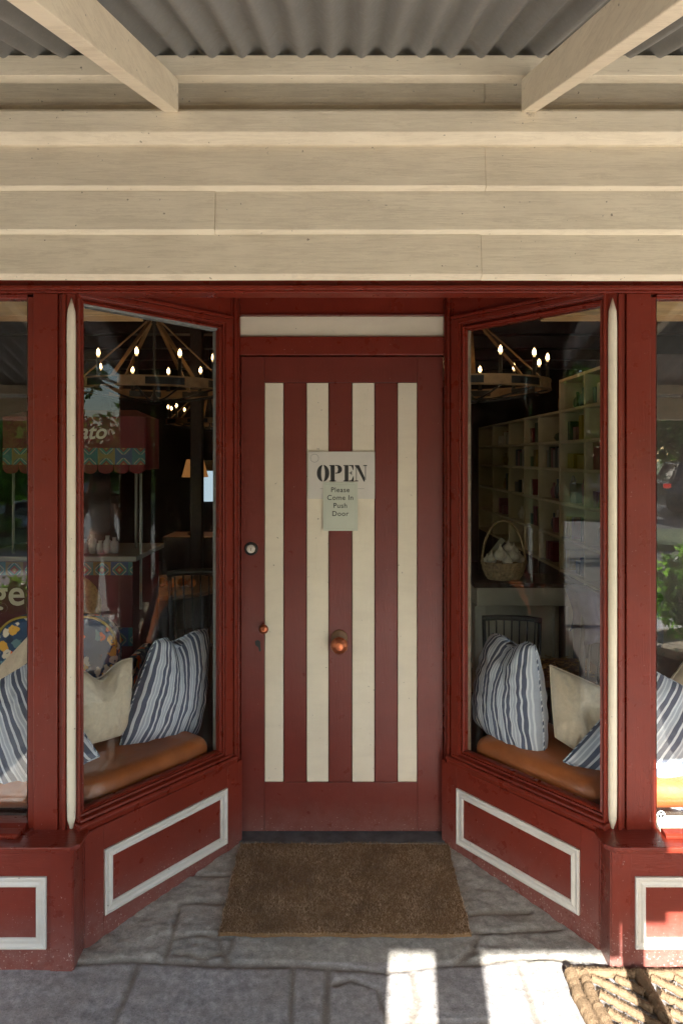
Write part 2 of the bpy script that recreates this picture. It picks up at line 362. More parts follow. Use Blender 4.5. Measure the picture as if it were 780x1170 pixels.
class MB:
    def __init__(s, xf=None): s.v = []; s.f = []; s.xf = xf; s.uv = None
    def add(s, vs, fs):
        b = len(s.v)
        if s.xf: vs = [s.xf(*p) for p in vs]
        s.v += [tuple(p) for p in vs]; s.f += [tuple(b + i for i in f) for f in fs]
        return s
    def box(s, x0, x1, y0, y1, z0, z1):
        vs = [(x0, y0, z0), (x1, y0, z0), (x1, y1, z0), (x0, y1, z0), (x0, y0, z1), (x1, y0, z1), (x1, y1, z1), (x0, y1, z1)]
        return s.add(vs, [(0, 3, 2, 1), (4, 5, 6, 7), (0, 1, 5, 4), (1, 2, 6, 5), (2, 3, 7, 6), (3, 0, 4, 7)])
    def prism(s, poly, z0, z1, axis='z'):
        n = len(poly)
        if axis == 'z': vs = [(x, y, z0) for x, y in poly] + [(x, y, z1) for x, y in poly]
        elif axis == 'x': vs = [(z0, x, y) for x, y in poly] + [(z1, x, y) for x, y in poly]
        else: vs = [(x, z0, y) for x, y in poly] + [(x, z1, y) for x, y in poly]
        fs = [tuple(range(n))[::-1], tuple(range(n, 2 * n))] + [(i, (i + 1) % n, n + (i + 1) % n, n + i) for i in range(n)]
        return s.add(vs, fs)
    def tube(s, pts, r, n=8, caps=True):
        pts = [Vector(p) for p in pts]; m = len(pts)
        rs = r if isinstance(r, (list, tuple)) else [r] * m
        vs = []; prev = None
        for i, p in enumerate(pts):
            t = (pts[min(i + 1, m - 1)] - pts[max(i - 1, 0)]).normalized()
            if prev is None:
                a = Vector((0, 0, 1)) if abs(t.z) < 0.9 else Vector((1, 0, 0)); u = t.cross(a).normalized()
            else: u = (prev - t * prev.dot(t)).normalized()
            prev = u; w_ = t.cross(u)
            for k in range(n):
                an = 2 * math.pi * k / n; vs.append(tuple(p + (u * math.cos(an) + w_ * math.sin(an)) * rs[i]))
        fs = []
        for i in range(m - 1):
            for k in range(n): fs.append((i * n + k, i * n + (k + 1) % n, (i + 1) * n + (k + 1) % n, (i + 1) * n + k))
        if caps: fs += [tuple(range(n))[::-1], tuple(range((m - 1) * n, m * n))]
        return s.add(vs, fs)
    def lathe(s, prof, c=(0, 0, 0), n=20, axis='z'):
        vs = []; m = len(prof)
        for r, h in prof:
            for k in range(n):
                a = 2 * math.pi * k / n; x, y = r * math.cos(a), r * math.sin(a)
                if axis == 'z': vs.append((c[0] + x, c[1] + y, c[2] + h))
                else: vs.append((c[0] + x, c[1] - h, c[2] + y))
        fs = [(i * n + k, i * n + (k + 1) % n, (i + 1) * n + (k + 1) % n, (i + 1) * n + k) for i in range(m - 1) for k in range(n)]
        fs += [tuple(range(n))[::-1], tuple(range((m - 1) * n, m * n))]
        return s.add(vs, fs)
    def rectprof(s, u0, u1, z0, z1, prof, close=False):
        """mitred moulding round a rectangle; prof = [(inset, depth)...]; local axes (u, v, z), v is towards the street"""
        vs = []; m = len(prof)
        for ins, d in prof:
            vs += [(u0 + ins, d, z0 + ins), (u1 - ins, d, z0 + ins), (u1 - ins, d, z1 - ins), (u0 + ins, d, z1 - ins)]
        fs = []
        for i in range(m - 1):
            for k in range(4): fs.append((i * 4 + k, i * 4 + (k + 1) % 4, (i + 1) * 4 + (k + 1) % 4, (i + 1) * 4 + k))
        if close: fs += [((m - 1) * 4 + k, (m - 1) * 4 + (k + 1) % 4, (k + 1) % 4, k) for k in range(4)]
        return s.add(vs, fs)
    def build(s, name, mat, parent=None, bevel=0, seg=2, smooth=False, label=None, cat=None, group=None, kind=None):
        me = bpy.data.meshes.new(name)
        off = root_loc(parent) if parent is not None else Vector((0, 0, 0))
        vs = [(a - off.x, b - off.y, c - off.z) for a, b, c in s.v]
        me.from_pydata(vs, [], s.f)
        bm = bmesh.new(); bm.from_mesh(me); bmesh.ops.recalc_face_normals(bm, faces=bm.faces); bm.to_mesh(me); bm.free()
        if smooth:
            me.polygons.foreach_set('use_smooth', [True] * len(me.polygons))
        me.materials.append(M[mat] if isinstance(mat, str) else mat)
        o = bpy.data.objects.new(name, me); COL.objects.link(o)
        if parent is not None: o.parent = parent
        if bevel:
            b = o.modifiers.new('bevel', 'BEVEL'); b.width = bevel; b.segments = seg; b.limit_method = 'ANGLE'; b.angle_limit = R(35)
            b.harden_normals = False
        return props(o, label, cat, group, kind)

def struct(mb, name, mat, **k): return mb.build(name, mat, kind='structure', **k)

def textmesh(body, size, extrude=0.0008, shear=0.0, bold=0.0, align='CENTER', spacing=1.0, line=1.0):
    cu = bpy.data.curves.new('t', 'FONT'); cu.body = body; cu.size = size; cu.extrude = extrude
    cu.shear = shear; cu.offset = bold; cu.align_x = align; cu.space_character = spacing; cu.space_line = line; cu.resolution_u = 4
    o = bpy.data.objects.new('t', cu)
    me = bpy.data.meshes.new_from_object(o)
    vs = [tuple(v.co) for v in me.vertices]; fs = [tuple(p.vertices) for p in me.polygons]
    bpy.data.objects.remove(o); bpy.data.meshes.remove(me); bpy.data.curves.remove(cu)
    return vs, fs

def put_text(name, body, size, center, mat, parent, **k):
    """lettering that faces the street (-Y)"""
    vs, fs = textmesh(body, size, **k)
    mb = MB(); mb.add([(center[0] + x, center[1] - z, center[2] + y) for x, y, z in vs], fs)
    return mb.build(name, mat, parent)

def copy_tree(o, parent=None):
    c = o.copy(); COL.objects.link(c); c.parent = parent
    for ch in list(o.children): copy_tree(ch, c)
    return c

# ------------------------------------------------------------------ ground and street
def floor_z(Y):
    return float(np.interp(Y, [-1.2, 1.2, 1.8, 2.27, 2.36, 2.92, 3.2], [-0.10, -0.088, -0.074, -0.058, -0.050, -0.004, -0.004]))
def FP(px, py):
    Y = 2.4
    for _ in range(12):
        Y = (CZ - floor_z(Y)) * F / (py - HY)
    return ((px - CX) * Y / F, Y)

joints = [  # mortar joints of the paving
 [(60, 1104), (100, 1101), (160, 1098), (262, 1103), (330, 1103), (380, 1106), (443, 1112)],
 [(158, 1102), (150, 1126), (130, 1172), (120, 1200)],
 [(335, 1103), (333, 1140), (331, 1200)],
 [(375, 1106), (373, 1140), (371, 1200)],
 [(205, 1036), (200, 1060), (192, 1088), (188, 1100)],
 [(205, 1034), (230, 1030), (262, 1032)],
 [(200, 1072), (230, 1068), (262, 1072)],
 [(200, 1090), (235, 1094), (260, 1088), (266, 1072)],
 [(536, 1046), (570, 1042), (606, 1042)],
 [(540, 1066), (600, 1064), (640, 1062)],
 [(545, 1070), (538, 1088), (520, 1102), (440, 1110)],
 [(383, 1124), (400, 1120), (430, 1130), (440, 1160), (442, 1200)],
 [(520, 1102), (548, 1100), (600, 1094), (648, 1096)],
 [(590, 1098), (598, 1120), (612, 1160), (622, 1200)],
 [(470, 1112), (476, 1140), (470, 1168), (520, 1172), (600, 1170)],
 [(262, 1104), (250, 1072)],
 [(180, 990), (215, 1000), (262, 1000)],
]
def paving():
    st = 0.0075
    xs = np.arange(-2.2, 2.2, st); ys = np.arange(1.15, 2.95, st)
    X, Y = np.meshgrid(xs, ys)
    ny, nx = X.shape
    D = np.full(X.shape, 9.0)
    wob = np.array([[noise.noise(Vector((x * 6, y * 6, 0))) for x in xs[::6]] for y in ys[::6]])
    wob = np.kron(wob, np.ones((6, 6)))[:ny, :nx] * 0.008
    segs = []
    for line in joints:
        pts = [FP(*p) for p in line]
        for a, b in zip(pts, pts[1:]): segs.append((a, b))
    # joints outside the picture: rough ashlar
    for yy in (1.32, 1.62): segs.append(((-2.2, yy), (2.2, yy + 0.02)))
    for i in range(-4, 5): segs += [((i * 0.55, 1.15), (i * 0.55 + .02, 1.32)), ((i * 0.6 + .2, 1.32), (i * 0.6 + .22, 1.62))]
    for sx in (-1, 1): segs += [((sx * 1.25, 1.62), (sx * 1.28, 2.3)), ((sx * 1.75, 1.62), (sx * 1.7, 2.3)), ((sx * .95, 2.02), (sx * 2.2, 2.0))]
    for (ax, ay), (bx, by) in segs:
        dx, dy = bx - ax, by - ay; L2 = dx * dx + dy * dy + 1e-9
        t = np.clip(((X - ax) * dx + (Y - ay) * dy) / L2, 0, 1)
        D = np.minimum(D, np.hypot(X - ax - t * dx, Y - ay - t * dy) + wob * 1.0)
    D = np.maximum(D, 0)
    sol = D > 0.011; lab = np.zeros(X.shape, int); nl = 0
    for j0 in range(0, ny, 6):
        for i0 in range(0, nx, 6):
            if sol[j0, i0] and lab[j0, i0] == 0:
                nl += 1; stack = [(j0, i0)]; lab[j0, i0] = nl
                while stack:
                    a, b = stack.pop()
                    for c_, d_ in ((a + 1, b), (a - 1, b), (a, b + 1), (a, b - 1)):
                        if 0 <= c_ < ny and 0 <= d_ < nx and sol[c_, d_] and lab[c_, d_] == 0: lab[c_, d_] = nl; stack.append((c_, d_))
    rr_ = np.random.default_rng(4); st_t = rr_.uniform(0.82, 1.2, nl + 1); st_z = rr_.uniform(-.0015, .0025, nl + 1); st_t[0] = 1; st_z[0] = 0
    lowf = np.array([[noise.noise(Vector((x * 2.3, y * 2.3, 3))) for x in xs[::4]] for y in ys[::4]])
    lowf = np.kron(lowf, np.ones((4, 4)))[:ny, :nx]
    mid = np.array([[noise.fractal(Vector((x * 9, y * 17, 7)), 0.7, 2.1, 5) for x in xs] for y in ys])
    base = np.interp(Y, [-1.2, 1.2, 1.8, 2.27, 2.36, 2.92, 3.2], [-0.10, -0.088, -0.074, -0.058, -0.050, -0.004, -0.004])
    j = np.exp(-(D / 0.009) ** 2)
    Z = base - 0.0048 * j + 0.0020 * mid + 0.003 * lowf + st_z[lab] * (1 - j)
    cliff = np.clip(mid * 3, -1, 1)
    side = (np.abs(X) > 0.42) & (Y > 2.3)
    Z += np.where(side, 0.0016 * cliff, 0)
    v = np.stack([X, Y, Z], -1).reshape(-1, 3)
    idx = np.arange(ny * nx).reshape(ny, nx)
    f = np.stack([idx[:-1, :-1], idx[:-1, 1:], idx[1:, 1:], idx[1:, :-1]], -1).reshape(-1, 4)
    me = bpy.data.meshes.new('stone_paving'); me.from_pydata(v.tolist(), [], f.tolist())
    me.polygons.foreach_set('use_smooth', [True] * len(me.polygons))
    at = me.attributes.new('joint', 'FLOAT', 'POINT'); at.data.foreach_set('value', (np.exp(-(D / 0.0095) ** 3) * 0.75).reshape(-1).astype(np.float32))
    tone = np.clip(1.0 + 0.25 * np.sin(np.floor(X * 2.3 + 0.3) * 5.1 + np.floor(Y * 3.1) * 2.7), 0.7, 1.3).reshape(-1)
    # stone-to-stone tone, blurred
    tone = (1.0 + 0.15 * lowf.reshape(-1)) * st_t[lab].reshape(-1)
    tc = np.stack([tone, tone, tone * np.where(Y.reshape(-1) > 2.3, 0.96, 1.05), np.ones_like(tone)], -1)
    a2 = me.attributes.new('tone', 'FLOAT_COLOR', 'POINT'); a2.data.foreach_set('color', tc.reshape(-1).astype(np.float32))
    me.materials.append(M['stone'])
    o = bpy.data.objects.new('stone_paving', me); COL.objects.link(o); o['kind'] = 'structure'
paving()
struct(MB().box(-16, 26, -2.6, 3.0, -0.3, -0.104), 'footpath', 'concrete')
struct(MB().box(-16, 26, -2.75, -2.603, -0.4, -0.102), 'kerb', 'chalk', bevel=0.01)
struct(MB().box(-90, 90, -9.0, -2.753, -0.5, -0.24), 'road', 'asphalt')
mb = MB(); mb.box(-90, 90, -12.0, -9.003, -0.5, -0.12); mb.box(-90, 90, -60, -24, -0.5, -0.10)
struct(mb, 'grass_verge', 'grass')
struct(MB().box(-90, 90, -23.997, -12.003, -0.5, -0.2), 'car_park', 'asphalt')
struct(MB().box(-300, 300, -300, 300, -0.9, -0.52), 'ground', 'grass')

# ------------------------------------------------------------------ the shopfront
shop = thing('shopfront', 'red and cream timber shopfront with recessed striped door and angled display windows', 'shopfront', (0, 2.4, -0.06))
O = Vector((0.881, 2.373)); I = Vector((0.438, 2.92))
E = (I - O).normalized(); ULEN = (I - O).length
N = Vector((-E.y, E.x)); N = N if N.y < 0 else -N          # towards the entry
NI = -N
def obl(s, base=O, e=E, n=N):
    """local (u, v, z) of an angled wall; s = -1 left, +1 right"""
    def f(u, v, z):
        p = base + e * u + n * v
        return (s * p.x, p.y, z)
    return f
def front(s, Y):
    def f(u, v, z): return (s * u, Y - v, z)
    return f

# cream weatherboards above
cl = MB()
def board(x0, x1, zb, zt, y0, ch=0.02, lean=0.012):
    # profile in (y, z): bottom chamfer then the leaning face
    prof = [(y0 + ch, zb), (y0, zb + ch), (y0 + lean, zt + 0.004), (y0 + 0.09, zt + 0.004), (y0 + 0.09, zb + 0.07)]
    xs_ = [x0] + [x for x in np.arange(-2.4, 2.41, 0.06) if x0 + .03 < x < x1 - .03] + [x1]
    vs = []
    for x in xs_:
        wv = 0.0016 * noise.noise(Vector((x * 1.7, zb * 31, 1))) + 0.0006 * noise.noise(Vector((x * 9, zb * 17, 4)))
        wy = 0.0022 * noise.noise(Vector((x * 1.3, zb * 23, 8)))
        for i, (y, z) in enumerate(prof): vs.append((x, y + (wy if i < 3 else 0), z + (wv if i < 2 else 0)))
    n = len(xs_)
    fs = [(a * 5 + k, a * 5 + (k + 1) % 5, (a + 1) * 5 + (k + 1) % 5, (a + 1) * 5 + k) for a in range(n - 1) for k in range(5)] + [(4, 3, 2, 1, 0), tuple((n - 1) * 5 + k for k in range(5))]
    cl.add(vs, fs)
rows = [(2.181, 2.325, 2.262, [(-6, 0.4505), (0.4515, 6)]),
        (2.325, 2.467, 2.262, [(-6, -0.411), (-0.410, 6)]),
        (2.467, 2.612, 2.262, [(-6, 0.4645), (0.4655, 6)])]
for zb, zt, y0, spans in rows:
    for k, (a, b) in enumerate(spans):
        board(a, b, zb + 0.0005, zt, y0 + (0.0 if k == 0 else 0.0025), 0.017)
cl.build('weatherboards', 'cream', shop, bevel=0.0012)
tb = MB(); tb.prism([(2.262, 2.616), (2.236, 2.646), (2.236, 2.712), (2.243, 2.722), (2.41, 2.722), (2.41, 2.616)], -6, 6, 'x')
tb.build('trim_board', 'cream', shop, bevel=0.002)
ub = MB()
ub.prism([(2.37, 2.716), (2.36, 2.722), (2.363, 2.775), (2.45, 2.775), (2.45, 2.716)], -6, 6, 'x')
ub.prism([(2.372, 2.7785), (2.357, 2.792), (2.357, 2.800), (2.45, 2.800), (2.45, 2.7785)], -6, 6, 'x')
for a, b, q in ((-6, 0.478, 0), (0.481, 6, 0.003)):
    ub.prism([(2.366 + q, 2.8025), (2.352 + q, 2.815), (2.356 + q, 2.93), (2.45, 2.93), (2.45, 2.8025)], a, b, 'x')
ub.box(-6, 6, 2.363, 2.45, 2.932, 3.6)
ub.build('upper_boards', 'cream', shop)

# header beam, soffit over the entry
hb = MB(); hb.box(-6, 6, 2.33, 2.40, 2.166, 2.1795); hb.box(-6, 6, 2.352, 2.44, 2.1812, 2.335); hb.box(-6, 6, 2.3495, 2.43, 2.160, 2.1655)
hb.build('header_beam', 'redh', shop, bevel=0.0015)
MB().box(-1.0, 1.0, 2.442, 3.2, 2.336, 2.40).build('entry_soffit', 'redh', shop)

# corner posts with a cream spindle bead
for s in (-1, 1):
    X0 = lambda a: a
    mb = MB(front(s, 2.36))
    mb.box(0.958, 1.040, 0.0, -0.10, 0.30, 2.160)          # face
    mb.box(1.0415, 1.062, -0.010, -0.10, 0.30, 2.150)       # outer bead towards the display window
    mb.box(0.944, 0.9565, -0.008, -0.10, 0.30, 2.160)
    mb.box(0.930, 0.943, 0.002, -0.06, 0.30, 2.160)
    p = mb.build('corner_post', 'red', shop, bevel=0.003)
    c = MB(front(s, 2.36)); c.prism([(0.9285, -0.004), (0.9285, -0.06), (0.893, -0.06), (0.884, -0.024)], 0.28, 2.168)
    c.build('chamfer', 'red', p, bevel=0.002)
    # tapered spindle
    cb = MB(front(s, 2.36)); pts = []; rs = []
    for t in np.linspace(0, 1, 40):
        z = 0.337 + t * (2.146 - 0.337); d = min(t, 1 - t) * 1.81
        pts.append((0.9135, -0.008, z)); rs.append(0.0140 * math.sin(min(1.0, d / 0.075) * math.pi / 2) ** 0.75 + 0.001)
    cb.tube(pts, rs, 14); cb.build('spindle_bead', 'creamv', p, smooth=True)

# angled display windows
ZG0, ZG1 = 0.397, 2.128
for s in (-1, 1):
    T = obl(s)
    fr = MB(T)
    u0, u1 = -0.008, ULEN
    G0, G1 = -0.001, 0.613
    # outer stile, inner stile, top rail, bottom rails (butted)
    fr.box(u0 - 0.004, G0 - 0.004, 0.004, -0.06, 0.372, 2.175)
    fr.box(G1 + 0.030, u1 - 0.022, 0.002, -0.06, 0.372, 2.175)
    fr.box(u1 - 0.021, u1 - 0.012, -0.010, -0.06, 0.36, 2.32)
    fr.box(u1 - 0.011, u1 + 0.002, 0.000, -0.06, 0.0, 2.33)
    fr.box(G0 - 0.004, G1 + 0.030, 0.002, -0.06, ZG1 + 0.030, 2.175)
    w_ = fr.build('display_window', 'red', shop, bevel=0.002)
    hd = MB(T); hd.box(u0, u1 - 0.022, -0.012, -0.08, 2.1765, 2.334); hd.box(u0, u1 - 0.022, 0.006, -0.0118, 2.1762, 2.190)
    hd.box(u0, u1 - 0.022, 0.0, -0.0118, 2.300, 2.320)
    hd.build('head_panel', 'redh', w_, bevel=0.002)
    bd = MB(T)   # stepped glazing moulding
    bd.rectprof(G0 - 0.004, G1 + 0.030, ZG0 - 0.012, ZG1 + 0.030,
                [(0.0, 0.002), (0.001, -0.006), (0.007, -0.007), (0.008, -0.013), (0.012, -0.013), (0.013, -0.019)])
    bd.rectprof(G0 + 0.004, G1 + 0.014, ZG0 + 0.001, ZG1 + 0.014, [(0.0, -0.006), (0.006, -0.002), (0.010, -0.010), (0.0101, -0.03)])
    bd.build('glazing_moulding', 'red', w_)
    gb = MB(T); gb.box(G1 + 0.005, G1 + 0.0115, -0.014, -0.05, ZG0 + 0.004, ZG1 + 0.002)
    gb.build('inner_bead', 'greybead' if s < 0 else 'oldwood', w_, bevel=0.001)
    gt = MB(T); gt.box(G0, G1 - 0.002, -0.016, -0.05, ZG1 - 0.004, ZG1 + 0.006); gt.build('top_bead', 'greybead' if s < 0 else 'red', w_)
    pn = MB(T); pn.box(G0 - 0.006, G1 + 0.012, -0.030, -0.034, ZG0 - 0.008, ZG1 + 0.008); pn.build('pane', 'glass', w_)
    # sill: three steps down to the ledge
    sl = MB(T)
    sl.prism([(0.020, 0.355), (0.024, 0.362), (0.018, 0.371), (-0.06, 0.371), (-0.06, 0.340), (0.016, 0.340)], u0 - 0.012, u1 - 0.012, 'x')
    sl.prism([(0.010, 0.3718), (0.008, 0.380), (-0.004, 0.384), (-0.05, 0.384), (-0.05, 0.3718)], u0, u1 - 0.03, 'x')
    sl.build('sill', 'redh', w_, bevel=0.002)

# base walls (stall risers)
BO = Vector((0.868, 2.353)); BI = Vector((0.430, 2.92)); BE = (BI - BO).normalized(); BN = Vector((-BE.y, BE.x)); BN = BN if BN.y < 0 else -BN
BL = (BI - BO).length
def pmould(mb, u0, u1, z0, z1, v):
    mb.rectprof(u0, u1, z0, z1, [(0.0, v), (0.0, v + 0.008), (0.006, v + 0.010), (0.009, v + 0.006), (0.018, v + 0.004),
                                 (0.024, v + 0.007), (0.030, v + 0.008), (0.034, v + 0.004), (0.035, v)])
for s in (-1, 1):
    T = obl(s, BO, BE, BN)
    b = MB(T)
    ua = (2.415 - 2.353) / BE.y; ub_ = (2.866 - 2.353) / BE.y
    b.box(0.0, BL + 0.02, 0.0, -0.09, -0.2, 0.339)
    bp = b.build('angled_base_panel', 'redh', shop, bevel=0.002)
    # stiles proud of the field, with the vertical seam beside the moulding
    for a0_, a1_ in ((0.004, ua - 0.004), (ub_ + 0.004, BL)):
        st = MB(T); st.box(a0_, a1_, 0.0035, -0.001, -0.15, 0.338); st.build('stile', 'red', bp, bevel=0.0012)
    for a0_, a1_ in ((0.259, 0.338), (-0.15, 0.023)):
        st = MB(T); st.box(ua - 0.003, ub_ + 0.003, 0.0030, -0.001, a0_, a1_); st.build('rail', 'redh', bp, bevel=0.0012)
    pm = MB(T); pmould(pm, ua, ub_, 0.028, 0.254, 0.0005); pm.build('panel_moulding', 'white', bp, bevel=0.0008)
    # front base, with the panels repeating along the street
    b = MB(front(s, 2.27)); b.prism([(0.868, 0.0), (0.868, -0.083), (0.90, -0.10), (6.0, -0.10), (6.0, 0.0)], -0.2, 0.336)
    bf = b.build('front_base_panel', 'redh', shop, bevel=0.003)
    x = 0.948 if s > 0 else 0.955
    for a0_, a1_ in [(0.872, x - 0.012)] + [(x + 0.972 + k * 1.07, x + 1.058 + k * 1.07) for k in range(3)]:
        st = MB(front(s, 2.27)); st.box(a0_, a1_, 0.0035, -0.001, -0.14, 0.335); st.build('stile', 'red', bf, bevel=0.0012)
    for k in range(3):
        pm = MB(front(s, 2.27)); pmould(pm, x + k * 1.07, x + 0.96 + k * 1.07, 0.016, 0.249, 0.0005)
        pm.build('panel_moulding', 'white', bf, bevel=0.0008)
    # ledge that wraps the corner
    lg = MB(); lw = lambda pts: [(s * a, c) for a, c in pts]
    lg.prism(lw([(6.0, 2.250), (0.875, 2.250), (0.848, 2.272), (0.852, 2.362), (0.893, 2.42), (6.0, 2.44)]), 0.337, 0.352)
    lg.prism(lw([(6.0, 2.260), (0.883, 2.260), (0.862, 2.280), (0.866, 2.360), (0.893, 2.42), (6.0, 2.44)]), 0.3265, 0.3368)
    lg.build('corner_ledge', 'redh', shop, bevel=0.003)
    # display window facing the street
    fw = MB(front(s, 2.37)); fw.box(1.064, 6, 0.0, -0.05, 2.1525, 2.1590)
    for k in range(2): fw.box(2.75 + k * 1.75, 2.83 + k * 1.75, 0.0, -0.06, 0.353, 2.150)
    fo = fw.build('street_window', 'red', shop, bevel=0.002)
    g_ = MB(front(s, 2.37))
    g_.rectprof(1.0635, 2.748, 0.3535, 2.1515, [(0.0, 0.0), (0.004, -0.010), (0.006, -0.012), (0.0065, -0.05)])
    g_.build('glazing_moulding', 'red', fo)
    ns_ = MB(front(s, 2.37)); ns_.prism([(0.070, 0.3525), (0.070, 0.361), (0.062, 0.366), (0.031, 0.3685), (0.031, 0.3525)], 1.064, 6.0, 'x'); ns_.build('sill_nosing', 'redh', fo, bevel=0.002)
    sb = MB(front(s, 2.37)); sb.prism([(0.03, 0.3525), (0.024, 0.362), (0.0, 0.369), (-0.05, 0.369), (-0.05, 0.3525)], 1.064, 2.748, 'x')
    sb.build('sill', 'creamv' if s > 0 else 'redh', fo, bevel=0.001)
    for k in range(2):
        pn = MB(front(s, 2.37)); pn.box(1.063 + k * 1.75, 2.752 + k * 1.75, -0.030, -0.034, 0.352, 2.153); pn.build('pane', 'sglass', fo)
    # timber reveal seen through the glass
    rv = MB(front(s, 2.37)); rv.box(1.03, 6, -0.34, -0.46, 2.155, 2.33); rv.box(0.80, 1.0295, -0.34, -0.46, 2.155, 2.33)
    rv.build('inner_lintel', 'rawwood', shop, bevel=0.003)

# door frame, transom
df = MB(); YD = 2.992; ofs = -0.002
df.box(-0.470 + ofs, -0.4305 + ofs, YD - 0.035, YD + 0.06, 0.0, 2.333); df.box(0.4345 + ofs, 0.470 + ofs, YD - 0.035, YD + 0.06, 0.0, 2.333)
df.box(-0.4303 + ofs, 0.4343 + ofs, YD - 0.028, YD + 0.06, 2.040, 2.117)
df.box(-0.4303 + ofs, 0.4343 + ofs, YD - 0.022, YD + 0.06, 2.2105, 2.333)
df.box(-0.4303 + ofs, 0.4343 + ofs, YD - 0.034, YD + 0.0, 2.2065, 2.2103)
df.box(-0.4303 + ofs, 0.4343 + ofs, YD - 0.030, YD + 0.0, 2.290, 2.302)
dfo = df.build('door_frame', 'red', shop, bevel=0.002)
tp = MB(); tp.box(-0.4302 + ofs, 0.4342 + ofs, YD - 0.010, YD + 0.04, 2.1175, 2.2062); tp.build('transom_panel', 'creamv', dfo, bevel=0.002)
MB().box(-0.52, 0.52, 2.915, 3.08, -0.12, 0.0035).build('threshold_stone', 'stone_sill', shop, bevel=0.008)

# the door
dm = MB(); L_, R_ = -0.4285 + ofs, 0.4325 + ofs
sx0 = (302 - 390.5) * YD / F; sx1 = (476.5 - 390.5) * YD / F
zs0, zs1 = CZ - (894 - HY) * YD / F, CZ - (437 - HY) * YD / F
dm.box(L_, sx0, YD, YD + 0.045, 0.008, 2.036); dm.box(sx1, R_, YD, YD + 0.045, 0.008, 2.036)
dm.box(sx0 + .0003, sx1 - .0003, YD, YD + 0.045, 0.008, zs0); dm.box(sx0 + .0003, sx1 - .0003, YD, YD + 0.045, zs1, 2.036)
door = dm.build('door', 'door', shop, bevel=0.0018)
edges = [302, 324, 350, 375.5, 402, 428, 454, 476.5]
for k in range(7):
    a = (edges[k] - 390.5) * YD / F + 0.0016; b = (edges[k + 1] - 390.5) * YD / F - 0.0016
    mb = MB(); d = 0.004 if k % 2 == 0 else 0.0005
    mb.box(a, b, YD + d, YD + 0.03, zs0 + 0.0012, zs1 - 0.0012)
    mb.build('cream_strip' if k % 2 == 0 else 'red_strip', 'creamv' if k % 2 == 0 else 'door', door, bevel=0.0022)
mb = MB(); mb.box(sx0, sx1, YD + 0.0302, YD + 0.0448, zs0, zs1); mb.build('back_board', 'door', door)
c = P(287, 627, YD)
mb = MB(); mb.lathe([(0.029, 0.0), (0.029, 0.004), (0.024, 0.008), (0.0205, 0.006), (0.0205, 0.0)], c, 28, 'y'); k_ = mb.build('lock_cylinder', 'black', door, smooth=True)
mb = MB(); mb.lathe([(0.019, 0.0), (0.019, 0.0065), (0.017, 0.0085), (0.006, 0.009), (0.0, 0.009)], c, 28, 'y'); mb.build('lock_face', 'steel', door, smooth=False)
mb = MB(); mb.box(c.x - 0.0012, c.x + 0.0012, c.y - 0.0105, c.y - 0.006, c.z - 0.008, c.z + 0.004); mb.build('key_slot', 'ink', door)
c = P(302, 717, YD)
mb = MB(); mb.lathe([(0.012, 0.0), (0.010, 0.004), (0.008, 0.012), (0.014, 0.020), (0.0205, 0.028), (0.019, 0.035), (0.010, 0.040), (0.0, 0.041)], c, 20, 'y'); mb.build('latch_knob', 'copper', door, smooth=True)
c = P(295, 738, YD)
mb = MB(); mb.prism([(c.x - .014, c.z + .020), (c.x - .002, c.z + .026), (c.x + .009, c.z + .020), (c.x + .010, c.z - .002), (c.x + .012, c.z - .022), (c.x + .004, c.z - .024), (c.x + .001, c.z - .006), (c.x - .012, c.z + .004)], YD - 0.003, YD + 0.002, 'y')
mb.build('broken_keyhole_plate', 'ink', door, bevel=0.001)
c = P(387.5, 729, YD)
mb = MB(); mb.lathe([(0.036, 0.0), (0.036, 0.003), (0.030, 0.007), (0.014, 0.009), (0.012, 0.010)], c, 28, 'y'); mb.build('knob_rose', 'midwood', door, smooth=True)
c = P(387.5, 734.5, YD)
mb = MB(); mb.lathe([(0.012, 0.004), (0.012, 0.020), (0.020, 0.026), (0.035, 0.036), (0.037, 0.048), (0.031, 0.060), (0.016, 0.068), (0.0, 0.070)], c, 12, 'y'); mb.build('faceted_knob', 'copper', door)

# ------------------------------------------------------------------ verandah
ver = thing('verandah', 'cream timber verandah frame roofed in old corrugated iron', 'verandah', (0, 1.0, -0.1))
SL = 0.312
def rz(Y, z0): return z0 - SL * (2.25 - Y)
YB = -0.36
xs = [-3.99, -2.85, -1.70, -0.5435, 0.5945, 1.74, 2.88, 4.02]
for i, x in enumerate(xs):
    mb = MB(); hw = 0.0235; ya, yb = YB + 0.06, 2.234
    vs = []
    for xx in (x - hw, x + hw): vs += [(xx, ya, rz(ya, 2.712)), (xx, yb, rz(yb, 2.712)), (xx, yb, rz(yb, 2.818)), (xx, ya, rz(ya, 2.818))]
    mb.add(vs, [(0, 1, 2, 3), (7, 6, 5, 4), (0, 4, 5, 1), (1, 5, 6, 2), (2, 6, 7, 3), (3, 7, 4, 0)])
    mb.build('rafter', 'cream', ver, bevel=0.003)
for Y in (2.245, 1.0, -0.2):
    mb = MB(); mb.box(-5.5, 5.5, Y - 0.025, Y + 0.025, rz(Y, 2.8195) , rz(Y, 2.8195) + 0.064); mb.build('batten', 'cream', ver, bevel=0.002)
